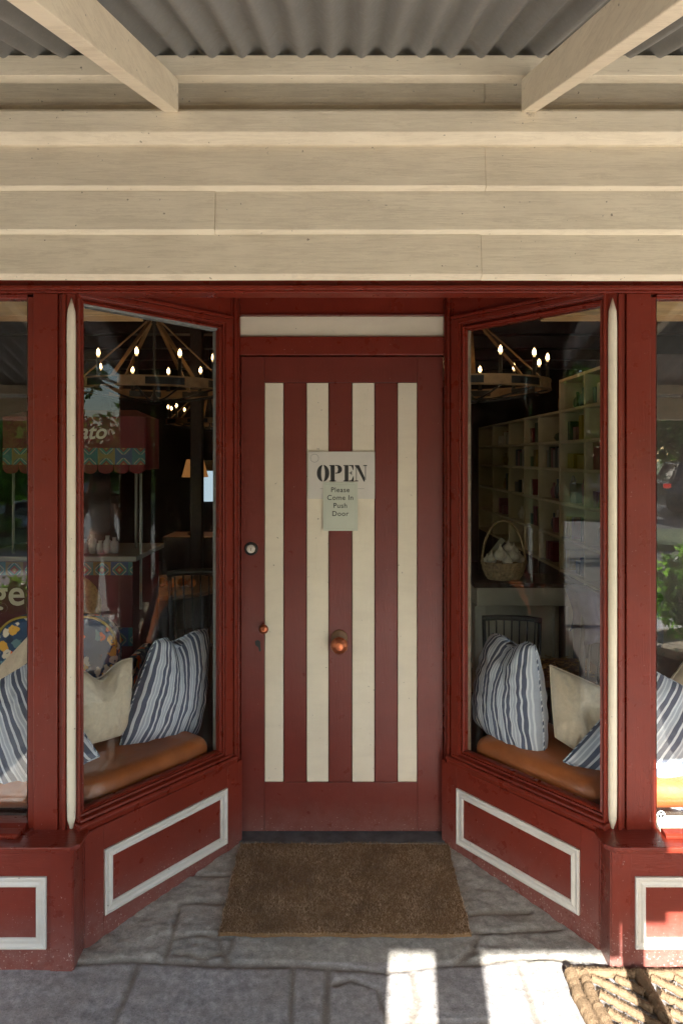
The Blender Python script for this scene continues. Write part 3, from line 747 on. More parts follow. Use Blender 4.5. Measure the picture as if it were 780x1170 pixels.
# corrugated iron: wavy thin sheet
pitch = 0.0945; nx = int(11 / (pitch / 10)); X = np.linspace(-5.5, 5.5, nx)
vs = []; fs = []
ys = [2.361, 1.0, YB - 0.12]
for layer in (0, 0.0012):
    for Y in ys:
        z = rz(Y, 2.8195) + 0.064 + 0.0160 + layer
        for x in X: vs.append((x, Y, z + 0.0185 * math.sin(2 * math.pi * x / pitch + 0.6)))
for l in range(2):
    for r_ in range(2):
        for i in range(nx - 1):
            a = (l * 3 + r_) * nx + i; fs.append((a, a + 1, a + nx + 1, a + nx))
MB().add(vs, fs).build('corrugated_roof', 'galv', ver, smooth=True)
# lap where two sheets overlap, and roofing screws poking through
lap = MB()
zb = rz(YB, 2.712)
mb = MB(); mb.box(-5.5, 5.5, YB - 0.03, YB + 0.058, zb - 0.02, zb + 0.14); mb.build('front_beam', 'cream', ver, bevel=0.003)
for x in (0.118, -4.2, 4.4):  # the middle post is unseen, placed for the shadow strip between the sun patches
    mb = MB(); mb.box(x - 0.073, x + 0.073, YB - 0.055, YB + 0.085, -0.12, zb - 0.021); mb.build('post', 'cream', ver, bevel=0.006)

# unseen blinds added at the street edge to shape the sun patches
def blind(x0, x1, z0, label, off=0.10):
    t = thing('shadow_blind', label, 'blind', ((x0 + x1) / 2, YB - 0.1, zb), 'unseen blinds added to shape the sun patches')
    mb = MB(); n = 24; yy = YB - off
    vs = []
    for z in np.linspace(zb + 0.06, z0, 10):
        for i in range(n + 1):
            x = x0 + (x1 - x0) * i / n; vs.append((x, yy + 0.006 * math.sin(i * 1.1 + z * 2), z))
    fs = [(r * (n + 1) + i, r * (n + 1) + i + 1, (r + 1) * (n + 1) + i + 1, (r + 1) * (n + 1) + i) for r in range(9) for i in range(n)]
    mb.add(vs, fs); o = mb.build('canvas_sheet', 'canvas', t, smooth=True)
    sm = o.modifiers.new('thick', 'SOLIDIFY'); sm.thickness = 0.002
    mb = MB(); mb.tube([(x0, yy, z0), (x1, yy, z0)], 0.018, 10); mb.build('bottom_roller', 'midwood', t, smooth=True)
    mb = MB(); mb.tube([(x0, yy, zb + 0.06), (x1, yy, zb + 0.06)], 0.025, 10); mb.build('top_roller', 'midwood', t, smooth=True)
blind(-1.75, -0.120, 0.05, 'unseen cream blind left of the verandah post, added to shade the paving')
blind(-0.135, 0.625, 1.315, 'unseen shorter cream blind behind the verandah post, added to cut off the sun patches', 0.165)
blind(0.615, 0.765, 1.46, 'unseen narrow cream blind at the right end of the row, added to shade the right corner', 0.235)

# ------------------------------------------------------------------ interior shell
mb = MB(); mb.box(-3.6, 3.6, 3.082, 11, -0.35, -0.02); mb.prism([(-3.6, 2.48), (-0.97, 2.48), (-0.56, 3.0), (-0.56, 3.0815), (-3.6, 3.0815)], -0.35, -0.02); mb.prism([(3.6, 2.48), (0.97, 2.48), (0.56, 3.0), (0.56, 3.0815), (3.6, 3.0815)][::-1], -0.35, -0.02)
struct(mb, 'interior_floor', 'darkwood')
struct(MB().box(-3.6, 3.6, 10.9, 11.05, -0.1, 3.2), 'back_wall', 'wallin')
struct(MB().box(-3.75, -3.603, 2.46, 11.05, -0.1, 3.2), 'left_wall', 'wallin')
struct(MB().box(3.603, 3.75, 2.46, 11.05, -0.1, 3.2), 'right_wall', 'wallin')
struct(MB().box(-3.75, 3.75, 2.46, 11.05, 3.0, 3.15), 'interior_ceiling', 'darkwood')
struct(MB().box(-8, 8, 2.42, 11.5, 3.6, 3.8), 'attic_roof', 'galv')
for i in range(8):
    MB().box(-3.6, 3.6, 3.3 + i * 0.95, 3.42 + i * 0.95, 2.86, 2.998).build('ceiling_beam', 'darkwood', None, bevel=0.004,
        label='dark timber ceiling beam crossing the shop inside', cat='ceiling beam', group='dark ceiling beams inside the shop')
p0, p1 = -1.34, -1.20
MB().box(-1.30, -1.20, 6.0, 6.1, -0.02, 2.86).build('timber_post', 'darkwood', None, bevel=0.006, label='dark timber post inside the shop beside the pleated lamp', cat='post')

# window seats: box bench and tan leather cushion following the angled glass
def offset_poly(s, d0, d1, uend, xo=3.3):
    # outline between two offsets from the glass line
    def line_pt(d, u): return O + E * u + NI * d
    def corner(d, Yf):   # where the angled offset line meets Y = Yf
        a = line_pt(d, 0); u = (Yf - a.y) / E.y; return line_pt(d, u)
    a = line_pt(d0, uend); b = corner(d0, 2.455 + d0 * 0.5); c_ = Vector((xo, 2.455 + d0 * 0.5)); d_ = Vector((xo, 2.455 + d1)); e_ = corner(d1, 2.455 + d1); f_ = line_pt(d1, uend)
    return [(s * p.x, p.y) for p in (a, b, c_, d_, e_, f_)]
for s in (-1, 1):
    side = 'left' if s < 0 else 'right'
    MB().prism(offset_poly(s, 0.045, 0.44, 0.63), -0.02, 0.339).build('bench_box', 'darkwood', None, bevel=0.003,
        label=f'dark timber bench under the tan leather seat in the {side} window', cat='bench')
    o = MB().prism(offset_poly(s, 0.060, 0.47, 0.625), 0.342, 0.455).build('leather_seat_cushion', 'leather', None, bevel=0.052, seg=6,
        label=f'tan leather seat cushion along the {side} display window', cat='seat cushion')
    for p in o.data.polygons: p.use_smooth = True

# ------------------------------------------------------------------ pillows
def pillow(name, corners, thick, mat, label, cat, stripe_dir=0, chop=0.0, edge=0.07, seed=0, group=None, dent=None, n=44, size=1.0, seam=True):
    """four world corners TL, TR, BR, BL (seen from the street) and a stuffed thickness"""
    TL, TR, BR, BL = [Vector(c) for c in corners]
    nrm = (TR - TL + BR - BL).cross(BL - TL + BR - TR).normalized()
    if nrm.y > 0: nrm = -nrm
    ctr = (TL + TR + BR + BL) / 4
    vs = []; uvs = []; rnd = Vector((seed * 3.7, seed * 1.3, seed))
    def pt(a, b, side):
        # a, b in 0..1; pull the middles of the edges in so the corners stay as ears
        ea = 2 * a - 1; eb = 2 * b - 1
        a2 = 0.5 + 0.5 * ea * (1 - edge * (1 - eb * eb) * abs(ea) ** 2)
        b2 = 0.5 + 0.5 * eb * (1 - edge * (1 - ea * ea) * abs(eb) ** 2)
        p = TL.lerp(TR, a2).lerp(BL.lerp(BR, a2), b2)
        h = ((1 - ea * ea) * (1 - eb * eb))
        t = thick * (max(h, 0) ** 0.42) * 0.5
        wr = noise.fractal(Vector((a * 5, b * 5, side * 2)) + rnd, 0.8, 2.0, 3) * 0.010 * min(1, h * 3)
        rad = 0.006 * math.sin(math.atan2(eb, ea) * 18 + seed) * (1 - h) * (h ** 0.35)
        p = p + nrm * side * (t + wr + rad)
        if chop:
            k = math.exp(-((ea) / 0.42) ** 2) * max(0, 1 - b * 1.5) ** 1.5
            p = p + (BL - TL).normalized() * chop * k - nrm * side * 0.25 * thick * k
        if dent:
            da, db, dr, dd = dent
            k = math.exp(-(((a - da) ** 2 + (b - db) ** 2) / dr ** 2)); p = p - nrm * max(0, side) * dd * k
        return p
    idx = {}
    for side in (1, -1):
        for j in range(n + 1):
            for i in range(n + 1):
                rim = i in (0, n) or j in (0, n)
                if side == -1 and rim: idx[(side, i, j)] = idx[(1, i, j)]; continue
                idx[(side, i, j)] = len(vs); vs.append(tuple(pt(i / n, j / n, side) - ctr)); uvs.append((i / n, j / n))
    fs = []
    for side in (1, -1):
        for j in range(n):
            for i in range(n):
                q = [idx[(side, i, j)], idx[(side, i + 1, j)], idx[(side, i + 1, j + 1)], idx[(side, i, j + 1)]]
                fs.append(q if side == -1 else q[::-1])
    me = bpy.data.meshes.new(name); me.from_pydata(vs, [], fs)
    bm = bmesh.new(); bm.from_mesh(me); bmesh.ops.recalc_face_normals(bm, faces=bm.faces); bm.to_mesh(me); bm.free()
    me.polygons.foreach_set('use_smooth', [True] * len(me.polygons))
    ul = me.uv_layers.new(name='cloth')
    for lp in me.loops:
        u, v = uvs[lp.vertex_index]; ul.data[lp.index].uv = (u, v) if stripe_dir == 0 else (v, u)
    me.materials.append(M[mat])
    o = bpy.data.objects.new(name, me); COL.objects.link(o); o.location = ctr
    props(o, label, cat, group)
    if seam:
        mb = MB(); ring = [pt(i / n, 0, 1) for i in range(n)] + [pt(1, j / n, 1) for j in range(n)] + [pt(1 - i / n, 1, 1) for i in range(n)] + [pt(0, 1 - j / n, 1) for j in range(n + 1)]
        mb.tube(ring, 0.0032, 6, caps=False)
        sm = mb.build('seam_piping', mat, o, smooth=True)
        u2 = sm.data.uv_layers.new(name='cloth')
        for lp in sm.data.loops: u2.data[lp.index].uv = (lp.vertex_index * 0.004, 0)
    return o

pillow('striped_pillow', [P(177, 733, 2.90), P(237, 719, 3.12), P(226, 838, 3.06), P(137, 853, 2.80)], 0.20, 'tick',
       'blue striped pillow leaning by the door end of the left angled window', 'pillow', 0, 0.05, -0.06, 1)
pillow('linen_pillow', [P(78, 768, 2.72), P(151, 752, 2.86), P(143, 838, 2.84), P(86, 853, 2.66)], 0.17, 'linen',
       'plain beige linen pillow beside the striped pillow in the left angled window', 'pillow', 0, 0.06, -0.03, 2)
pillow('striped_pillow', [P(-42, 800, 2.70), P(44, 750, 2.72), P(114, 864, 2.56), P(-22, 934, 2.52)], 0.17, 'tick2',
       'blue striped pillow lying behind the left corner post', 'pillow', 0, 0.0, 0.03, 3)
pillow('linen_pillow', [P(-38, 800, 3.0), P(44, 715, 3.08), P(80, 800, 3.05), P(0, 860, 2.95)], 0.16, 'linen',
       'beige pillow behind the striped one in the left street window', 'pillow', 0, 0.0, 0.02, 4)
pillow('striped_pillow', [P(561, 724, 3.14), P(611, 738, 2.84), P(621, 880, 2.74), P(541, 822, 3.04)], 0.21, 'tick',
       'blue striped pillow leaning by the door end of the right angled window', 'pillow', 0, 0.04, -0.08, 5)
pillow('linen_pillow', [P(628, 760, 2.82), P(704, 794, 2.74), P(690, 876, 2.70), P(634, 842, 2.74)], 0.17, 'linen',
       'plain beige linen pillow beside the striped pillow in the right angled window', 'pillow', 0, 0.0, -0.02, 6, dent=(0.62, 0.45, 0.13, 0.05))
pillow('striped_pillow', [P(643, 870, 2.62), P(735, 760, 2.74), P(842, 812, 2.72), P(790, 938, 2.52)], 0.17, 'tick2',
       'blue striped pillow lying behind the right corner post', 'pillow', 1, 0.0, 0.03, 7)
pillow('linen_pillow', [P(748, 800, 3.0), P(800, 730, 3.05), P(870, 790, 3.05), P(800, 870, 2.95)], 0.16, 'linen',
       'beige pillow behind the striped one in the right street window', 'pillow', 0, 0.0, 0.02, 8)

# floral armchair with a straw hat on it, behind the left seat
ac = thing('floral_armchair', 'navy floral armchair with yellow piping behind the left window seat', 'armchair', (-1.16, 3.28, -0.02))
mb = MB(); prof = []
yb0, yb1 = 3.22, 3.34
def arc_back(x0, x1, z0, z1, rr, k=10):
    pts = [(x0, z0), (x1, z0), (x1, z1 - rr)]
    for i in range(1, k): a = i / k * math.pi / 2; pts.append((x1 - rr + rr * math.cos(a), z1 - rr + rr * math.sin(a)))
    pts.append((x1 - rr, z1)); pts.append((x0 + rr, z1))
    for i in range(1, k): a = math.pi / 2 + i / k * math.pi / 2; pts.append((x0 + rr + rr * math.cos(a), z1 - rr + rr * math.sin(a)))
    pts.append((x0, z1 - rr)); return pts
bk = arc_back(-1.60, -1.040, 0.35, 0.868, 0.14)
mb.prism(bk, yb0, yb1, 'y'); mb.build('backrest', 'floral', ac, bevel=0.035, seg=4)
M['yellow'] = simple('mustard_piping', (0.40, 0.28, 0.04), 0.7, 0.1, 30, 0.1)
mb = MB(); mb.tube([(x, 3.235, z) for x, z in bk[2:]], 0.006, 6); mb.build('piping', 'yellow', ac, smooth=True)
mb = MB(); mb.box(-1.58, -1.06, 3.30, 3.80, 0.26, 0.42); mb.build('seat', 'floral', ac, bevel=0.04, seg=4)
for sx in (-1.585, -1.055):
    mb = MB(); mb.box(sx - 0.03, sx + 0.03, 3.35, 3.82, 0.12, 0.60); mb.build('arm', 'floral', ac, bevel=0.028, seg=4)
for lx in (-1.55, -1.09):
    for ly in (3.36, 3.77):
        mb = MB(); mb.tube([(lx, ly, -0.02), (lx, ly, 0.13)], [0.014, 0.022], 10); mb.build('leg', 'darkwood', ac, smooth=True)
for ly_ in (3.36,):
    mb = MB(); mb.box(-1.57, -1.07, 3.31, 3.79, 0.12, 0.262); mb.build('seat_frame', 'darkwood', ac)
hc = P(80, 690, 3.27)
mb = MB(); mb.lathe([(0.0, 0.10), (0.05, 0.098), (0.075, 0.085), (0.083, 0.05), (0.085, 0.0), (0.088, -0.01), (0.13, -0.02), (0.165, -0.028), (0.165, -0.032), (0.085, -0.018), (0.0, -0.018)], (0, 0, 0), 28)
hat = MB(); rot = Matrix.Rotation(R(78), 4, 'X') @ Matrix.Rotation(R(25), 4, 'Y')
hat.v = [tuple(rot @ Vector(v) + hc + Vector((-0.02, 0.0, -0.02))) for v in mb.v]; hat.f = mb.f
hat.build('straw_hat', 'straw', None, smooth=True, label='tan straw hat hung over the floral armchair back', cat='hat')

# ------------------------------------------------------------------ chandeliers
def chandelier():
    t = thing('chandelier', 'black and timber cartwheel chandelier glowing in the left angled window', 'chandelier', (0, 0, 0), 'cartwheel chandeliers inside the shop')
    Rr = 0.5
    def band(r0, r1, z0, z1, a0=0, a1=2 * math.pi, n=64):
        mb = MB(); vs = []; closed = abs(a1 - a0 - 2 * math.pi) < 1e-6
        m = n if closed else n + 1
        for i in range(m):
            a = a0 + (a1 - a0) * i / n; c, s_ = math.cos(a), math.sin(a)
            vs += [(r0 * c, r0 * s_, z0), (r1 * c, r1 * s_, z0), (r1 * c, r1 * s_, z1), (r0 * c, r0 * s_, z1)]
        fs = []
        for i in range(n):
            j = (i + 1) % m
            for k in range(4): fs.append((i * 4 + k, i * 4 + (k + 1) % 4, j * 4 + (k + 1) % 4, j * 4 + k))
        if not closed: fs += [(0, 1, 2, 3), (n * 4 + 3, n * 4 + 2, n * 4 + 1, n * 4)]
        mb.add(vs, fs); return mb
    band(Rr - 0.018, Rr, 0.010, 0.054).build('iron_band', 'black', t, smooth=False)
    mb = band(Rr - 0.045, Rr + 0.005, 0.0, 0.0095); m2 = band(Rr - 0.030, Rr + 0.005, 0.0545, 0.064)
    mb.add(m2.v, m2.f); ring = mb.build('wooden_rim', 'hangwood', t)
    for k in range(8):
        a = k * math.pi / 4 + math.pi / 8 - math.pi / 8
        band(Rr - 0.022, Rr + 0.010, 0.0005, 0.0635, a - 0.16, a + 0.16, 6).build('wood_block', 'hangwood', t)
    for k in range(6):
        a = k * math.pi / 3 + 0.25; c, s_ = math.cos(a), math.sin(a)
        mb = MB(); top = Vector((0.03 * c, 0.03 * s_, 0.50)); bot = Vector((Rr * 0.97 * c, Rr * 0.97 * s_, 0.05))
        side = Vector((-s_, c, 0)) * 0.013; th = Vector((c, s_, 0.8)).normalized() * 0.004
        vs = [top - side - th, top + side - th, top + side + th, top - side + th, bot - side - th, bot + side - th, bot + side + th, bot - side + th]
        mb.add([tuple(v) for v in vs], [(0, 3, 2, 1), (4, 5, 6, 7), (0, 1, 5, 4), (1, 2, 6, 5), (2, 3, 7, 6), (3, 0, 4, 7)])
        mb.build('hanger_strap', 'hangwood', t)
    for k in range(12):
        a = k * math.pi / 6 + R(3); c, s_ = math.cos(a), math.sin(a)
        pts = [(Rr * 0.96 * c, Rr * 0.96 * s_, 0.0), (Rr * 0.7 * c, Rr * 0.7 * s_, -0.028), (Rr * 0.45 * c, Rr * 0.45 * s_, -0.05), (0.13 * c, 0.13 * s_, -0.06), (0.03 * c, 0.03 * s_, -0.05)]
        mb = MB(); mb.tube(pts, 0.0065, 6); mb.build('iron_arm', 'black', t, smooth=True)
        x, y = (Rr - 0.02) * c, (Rr - 0.02) * s_
        mb = MB(); mb.lathe([(0.020, 0.055), (0.020, 0.063), (0.011, 0.066), (0.011, 0.175), (0.009, 0.178)], (x, y, 0), 12); cd = mb.build('candle_sleeve', 'sleeve', t, smooth=True)
        mb = MB(); mb.lathe([(0.006, 0.178), (0.008, 0.188), (0.0105, 0.202), (0.0085, 0.220), (0.003, 0.238), (0.0, 0.242)], (x, y, 0), 12); mb.build('bulb', 'bulb', cd, smooth=True)
    mb = MB(); mb.lathe([(0.045, -0.075), (0.05, -0.05), (0.02, -0.03), (0.008, 0.0), (0.008, 0.47), (0.05, 0.49), (0.05, 0.51), (0.01, 0.53), (0.01, 0.93)], (0, 0, 0), 16)
    mb.build('centre_rod', 'black', t, smooth=True)
    return t
ch = chandelier(); ch.location = (-1.28, 4.78, 2.045); ch.scale = (1.04, 1.04, 1.0)
c2 = copy_tree(ch); c2.location = (0.85, 4.67, 2.04); c2.rotation_euler.z = R(8); c2['label'] = 'black and timber cartwheel chandelier glowing in the right angled window'
c3 = copy_tree(ch); c3.location = (-1.62, 8.6, 2.0); c3.rotation_euler.z = 0.3; c3['label'] = 'small-looking distant chandelier behind the big one, left window'

# ------------------------------------------------------------------ gelato cart
M['jar0'] = simple('grey_white_pole', (0.30, 0.29, 0.26), 0.4, 0.05, 10, 0.0)
ct = thing('gelato_cart', 'red gelato cart with scalloped canopy and patterned tile strips seen through the left glass', 'cart', (-1.6, 4.3, -0.02))
def pz(py, Y): return CZ - (py - HY) * Y / F
def pxx(px, Y): return (px - CX) * Y / F
Yc = 4.30
x0, x1 = pxx(4, Yc), pxx(166, Yc)
zt, ztx, zts0, zts1, zsc = pz(476, Yc), pz(497, Yc), pz(512, Yc), pz(531, Yc), pz(545, Yc)
cp = MB(); cp.box(x0, x1, Yc - 0.006, Yc + 0.006, zts0 + 0.001, zt); cp.box(x1 - 0.006, x1 + 0.006, Yc + 0.007, Yc + 0.30, zts1 - .03, zt); cp.box(x0 - 0.006, x0 + 0.006, Yc + 0.007, Yc + 0.30, zts1 - .03, zt)
cp.add([(x0, Yc, zt), (x1, Yc, zt), (x1 - .1, Yc + .15, zt + 0.05), (x0 + .1, Yc + .15, zt + 0.05), (x0, Yc + .31, zt), (x1, Yc + .31, zt)], [(0, 1, 2, 3), (3, 2, 5, 4), (0, 3, 4), (1, 5, 2)])
cpo = cp.build('canopy', 'awnred', ct)
sc = MB(); nS = 9; wS = (x1 - x0) / nS
for i in range(nS):
    a = x0 + i * wS
    pts = [(a + .002, zts1)] + [(a + wS / 2 - (wS / 2 - .002) * math.cos(q * math.pi / 12), zts1 - 0.025 - 0.03 * math.sin(q * math.pi / 12)) for q in range(13)] + [(a + wS - .002, zts1)]
    sc.prism(pts[::-1], Yc - 0.003, Yc + 0.003, 'y')
sc.build('scallops', 'awnred', cpo)
MB().box(x0, x1, Yc - 0.008, Yc + 0.004, zts1 + 0.001, zts0).build('tile_band', 'tiles', ct)
put_text('lettering', 'gelato', 0.128, (pxx(93, Yc), Yc - 0.009, pz(501, Yc)), 'letter', cpo, shear=0.25, bold=0.0026)
Yp = 4.22
bx0, bx1 = pxx(-25, Yp), pxx(152, Yp)
mb = MB(); mb.box(bx0, bx1, Yp, Yp + 0.6, pz(757, Yp), pz(641, Yp)); body = mb.build('body', 'maroon', ct, bevel=0.004)
MB().box(bx0, bx1, Yp - 0.006, Yp - 0.0005, pz(657, Yp), pz(642, Yp)).build('tile_band', 'tiles', body)
MB().box(bx0, bx1, Yp - 0.006, Yp - 0.0005, pz(738, Yp), pz(717, Yp)).build('tile_band', 'tiles', body)
put_text('lettering', 'gelato', 0.22, (pxx(43, Yp), Yp - 0.004, pz(691, Yp)), 'letter', body, bold=0.003, spacing=1.02)
MB().box(bx0 - 0.03, bx1 + 0.03, Yp - 0.03, Yp + 0.63, pz(641, Yp) + .001, pz(635, Yp)).build('counter', 'jar0', ct, bevel=0.004)
for px in (160, 141, 14):
    X_ = pxx(px, Yc); yy = Yc + (0.02 if px != 141 else 0.27)
    MB().tube([(X_, yy, pz(635, Yp) if px != 160 else pz(700, Yp)), (X_, yy, zts1)], 0.009, 8).build('canopy_pole', 'jar0', ct, smooth=True)
for wx in (bx0 + 0.15, bx1 - 0.15):
    mb = MB(); mb.lathe([(0.15, -0.02), (0.15, 0.02), (0.12, 0.02), (0.12, -0.02)], (wx, Yp + 0.02, 0.16), 24, 'y'); wh = mb.build('wheel', 'black', ct)
    mb = MB()
    for k in range(8): a = k * math.pi / 4; mb.tube([(wx, Yp + .02, 0.16), (wx + .13 * math.cos(a), Yp + .02, 0.16 + .13 * math.sin(a))], 0.006, 5)
    mb.build('spokes', 'black', wh)
M['jar'] = simple('glazed_jar', (0.35, 0.36, 0.36), 0.12, 0.3, 10, 0.0)
for i, (px, hh) in enumerate(((97, .09), (106, .12), (115, .08), (123, .11), (131, .10))):
    X_ = pxx(px, Yp + .1)
    mb = MB(); z0 = pz(635, Yp) + 0.001; mb.lathe([(0.022, 0), (0.026, hh * .3), (0.024, hh * .7), (0.012, hh * .8), (0.014, hh)], (X_, Yp + .1, z0), 12)
    mb.build('sundae_glass', 'jar', None, smooth=True, label='small clear sundae glass lined up on the gelato cart counter', cat='glass', group='sundae glasses on the gelato cart')

# pleated table lamp on a side cabinet, small daylit window behind it
lm = thing('table_lamp', 'brown pleated table lamp glowing beside the dark post', 'lamp', (P(223, 600, 6.4).x, 6.4, 0.9))
lx, ly = P(223, 600, 6.4).x, 6.4
mb = MB(); n = 60; vs = []
for rr, z in ((0.115, pz(545, ly)), (0.075, pz(525, ly))):
    for k in range(n): a = 2 * math.pi * k / n; q = rr * (1 + 0.04 * (k % 2)); vs.append((lx + q * math.cos(a), ly + q * math.sin(a), z))
mb.add(vs, [(k, (k + 1) % n, n + (k + 1) % n, n + k) for k in range(n)]); mb.build('shade', 'shadecloth', lm)
mb = MB(); mb.lathe([(0.0, 0), (0.10, 0.0), (0.104, 0.012), (0.0, 0.012)], (lx, ly, pz(545, ly)), 24); mb.build('glow_ring', 'shadeglow', lm)
mb = MB(); mb.lathe([(0.07, 0.9), (0.07, 0.92), (0.02, 0.94), (0.03, 1.05), (0.018, 1.15), (0.015, pz(543, ly))], (lx, ly, 0), 16); mb.build('base', 'darkwood', lm, smooth=True)
mb = MB(); mb.box(lx - 0.25, lx + 0.35, ly - 0.2, ly + 0.25, -0.02, 0.898)
mb.build('side_cabinet', 'darkwood', None, bevel=0.005, label='dark side cabinet under the pleated lamp', cat='cabinet')
Yw = 10.88
rw = thing('rear_window', 'small daylit window with pale blind at the back of the shop', 'window', (pxx(235, Yw), Yw, pz(572, Yw)))
MB().box(pxx(226, Yw), pxx(246, Yw), Yw - .01, Yw, pz(573, Yw), pz(538, Yw)).build('blind', 'blindlit', rw)
mb = MB(); xa, xb, za, zb_ = pxx(221, Yw), pxx(250, Yw), pz(576, Yw), pz(526, Yw)
mb.box(xa, pxx(226, Yw), Yw - .04, Yw, za, zb_); mb.box(pxx(246, Yw), xb, Yw - .04, Yw, za, zb_); mb.box(pxx(226, Yw), pxx(246, Yw), Yw - .04, Yw, pz(538, Yw), zb_)
mb.build('frame', 'rawwood', rw)

# round table with oranges
Yt = 5.3; tx = pxx(188, Yt); ztb = pz(668, Yt)
rt = thing('round_table', 'round dark pedestal table behind the gelato cart', 'table', (tx, Yt, -0.02))
mb = MB(); mb.lathe([(0.46, 0), (0.47, 0.012), (0.46, 0.028), (0.0, 0.028)], (tx, Yt, ztb - 0.028), 40); mb.build('tabletop', 'midwood', rt)
mb = MB(); mb.lathe([(0.22, -0.02), (0.22, 0.01), (0.05, 0.05), (0.035, 0.3), (0.05, ztb - 0.03)], (tx, Yt, 0), 16); mb.build('pedestal', 'darkwood', rt, smooth=True)
for k in range(7):
    mb = MB(); r_ = 0.035; mb.lathe([(r_ * math.sin(q * math.pi / 8), -r_ * math.cos(q * math.pi / 8)) for q in range(9)], (tx - 0.22 + k * 0.075, Yt - 0.12 + 0.03 * (k % 2), ztb + r_), 14)
    mb.build('orange', 'orange', None, smooth=True, label='orange lying in the row on the round table', cat='orange', group='oranges on the round table')

# slat-back chairs
def chair(x, y, rz_, label, cloth=False):
    t = thing('spindle_chair', label, 'chair', (0, 0, 0), 'dark spindle-back chairs')
    mb = MB(); mb.box(-0.2, 0.2, -0.2, 0.2, 0.43, 0.455); mb.build('seat', 'darkwood', t, bevel=0.008)
    for a in (-1, 1):
        mb = MB(); mb.tube([(a * .18, .18, 0), (a * .18, .19, 0.45), (a * .19, .24, 0.90)], 0.014, 8); mb.build('rear_leg', 'black', t, smooth=True)
        mb = MB(); mb.tube([(a * .17, -.17, 0), (a * .17, -.17, 0.43)], 0.014, 8); mb.build('front_leg', 'black', t, smooth=True)
    mb = MB(); mb.tube([(-.20, .24, .90), (-.1, .26, .915), (.1, .26, .915), (.20, .24, .90)], 0.02, 8); mb.build('top_rail', 'black', t, smooth=True)
    for k in range(7):
        mb = MB(); xx = -0.15 + k * 0.05; mb.tube([(xx, .19, .455), (xx * 1.05, .25, .90)], 0.006, 6); mb.build('spindle', 'black', t, smooth=True)
    t.location = (x, y, -0.02); t.rotation_euler.z = rz_
    return t
cc_ = chair(0.98, 4.1, R(170), 'black spindle-back chair before the cream console table'); cc_.scale = (.8, .8, .8)
cc_ = chair(1.28, 3.55, R(190), 'black spindle-back chair draped with purple cloth'); cc_.scale = (1, 1, 1.06)
chair(-0.9, 4.6, R(185), 'black spindle-back chair near the round table, left window')
# purple cloth over the second chair
mb = MB(); vs = []; nn = 22
for j in range(nn):
    for i in range(nn):
        u, v = i / (nn - 1), j / (nn - 1)
        yy = 3.27 + (0.05 if v < 0.5 else 0.0) + 0.02 * math.sin(u * 19 + v * 3)
        if v < 0.5: z = 0.99 - (0.5 - v) * 0.45; y2 = yy + 0.07
        else: z = 0.99 - (v - 0.5) * 0.50; y2 = yy - 0.05
        vs.append((1.10 + u * 0.36 + 0.02 * math.sin(v * 9), y2, z + 0.015 * math.sin(u * 12)))
mb.add(vs, [(j * nn + i, j * nn + i + 1, (j + 1) * nn + i + 1, (j + 1) * nn + i) for j in range(nn - 1) for i in range(nn - 1)])
o = mb.build('draped_cloth', 'purple', None, smooth=True, label='dark purple cloth hanging over a chair back by the shelves', cat='cloth'); sm = o.modifiers.new('t', 'SOLIDIFY'); sm.thickness = 0.004

# console table with basket of garlic
Yk = 4.55; kx0, kx1 = pxx(541, Yk), pxx(662, Yk); kz = pz(666, Yk)
kt = thing('console_table', 'cream console table with dark top beneath the basket', 'table', ((kx0 + kx1) / 2, Yk, -0.02))
MB().box(kx0, kx1, Yk - .02, Yk + .38, kz - 0.03, kz).build('tabletop', 'darkwood', kt, bevel=0.003)
MB().box(kx0 + .02, kx1 - .02, Yk, Yk + .36, kz - 0.15, kz - 0.031).build('apron', 'cabcream', kt, bevel=0.003)
for a in (kx0 + .04, kx1 - .04):
    for b in (Yk + 0.03, Yk + 0.33): MB().box(a - .035, a + .035, b - .03, b + .03, -0.02, kz - 0.1505).build('leg', 'cabcream', kt, bevel=0.003)
MB().box(kx0 + .04, kx1 - .04, Yk + .04, Yk + .34, 0.12, 0.145).build('lower_shelf', 'cabcream', kt, bevel=0.003)
MB().box(kx0 + .076, kx1 - .076, Yk + .345, Yk + .355, 0.146, kz - 0.151).build('back_panel', 'cabcream', kt)
bc = Vector((pxx(581, Yk), Yk + 0.15, kz))
bk_ = thing('wicker_basket', 'pale wicker basket with tall hoop handle on the cream console', 'basket', bc)
mb = MB(); n = 48; prof = [(0.105, 0.0), (0.125, 0.03), (0.140, 0.07), (0.150, 0.115), (0.156, 0.12), (0.144, 0.12), (0.13, 0.06), (0.0, 0.02)]
vs = []
for j, (rr, h) in enumerate(prof):
    for k in range(n): a = 2 * math.pi * k / n; q = rr + 0.004 * math.sin(k * math.pi / 1.5 + j * 2); vs.append((bc.x + q * math.cos(a), bc.y + q * 0.75 * math.sin(a), bc.z + h))
mb.add(vs, [(j * n + k, j * n + (k + 1) % n, (j + 1) * n + (k + 1) % n, (j + 1) * n + k) for j in range(len(prof) - 1) for k in range(n)] + [tuple(range(n))[::-1]])
mb.build('bowl', 'wicker', bk_)
mb = MB(); mb.tube([(bc.x + 0.145 * math.cos(a), bc.y, bc.z + 0.10 + 0.29 * math.sin(a)) for a in np.linspace(0, math.pi, 22)], 0.0085, 8); mb.build('handle', 'wicker', bk_, smooth=True)
M['tagp'] = simple('pale_ribbon', (0.36, 0.36, 0.28), 0.7, 0.1, 10, 0.0)
mb = MB(); p_ = bc + Vector((-0.10, 0.06, 0.15)); mb.add([tuple(p_), tuple(p_ + Vector((.04, 0, -.02))), tuple(p_ + Vector((.13, 0.02, .10))), tuple(p_ + Vector((.10, .02, .12)))], [(0, 1, 2, 3)])
o = mb.build('ribbon', 'tagp', bk_); o.modifiers.new('t', 'SOLIDIFY').thickness = 0.002
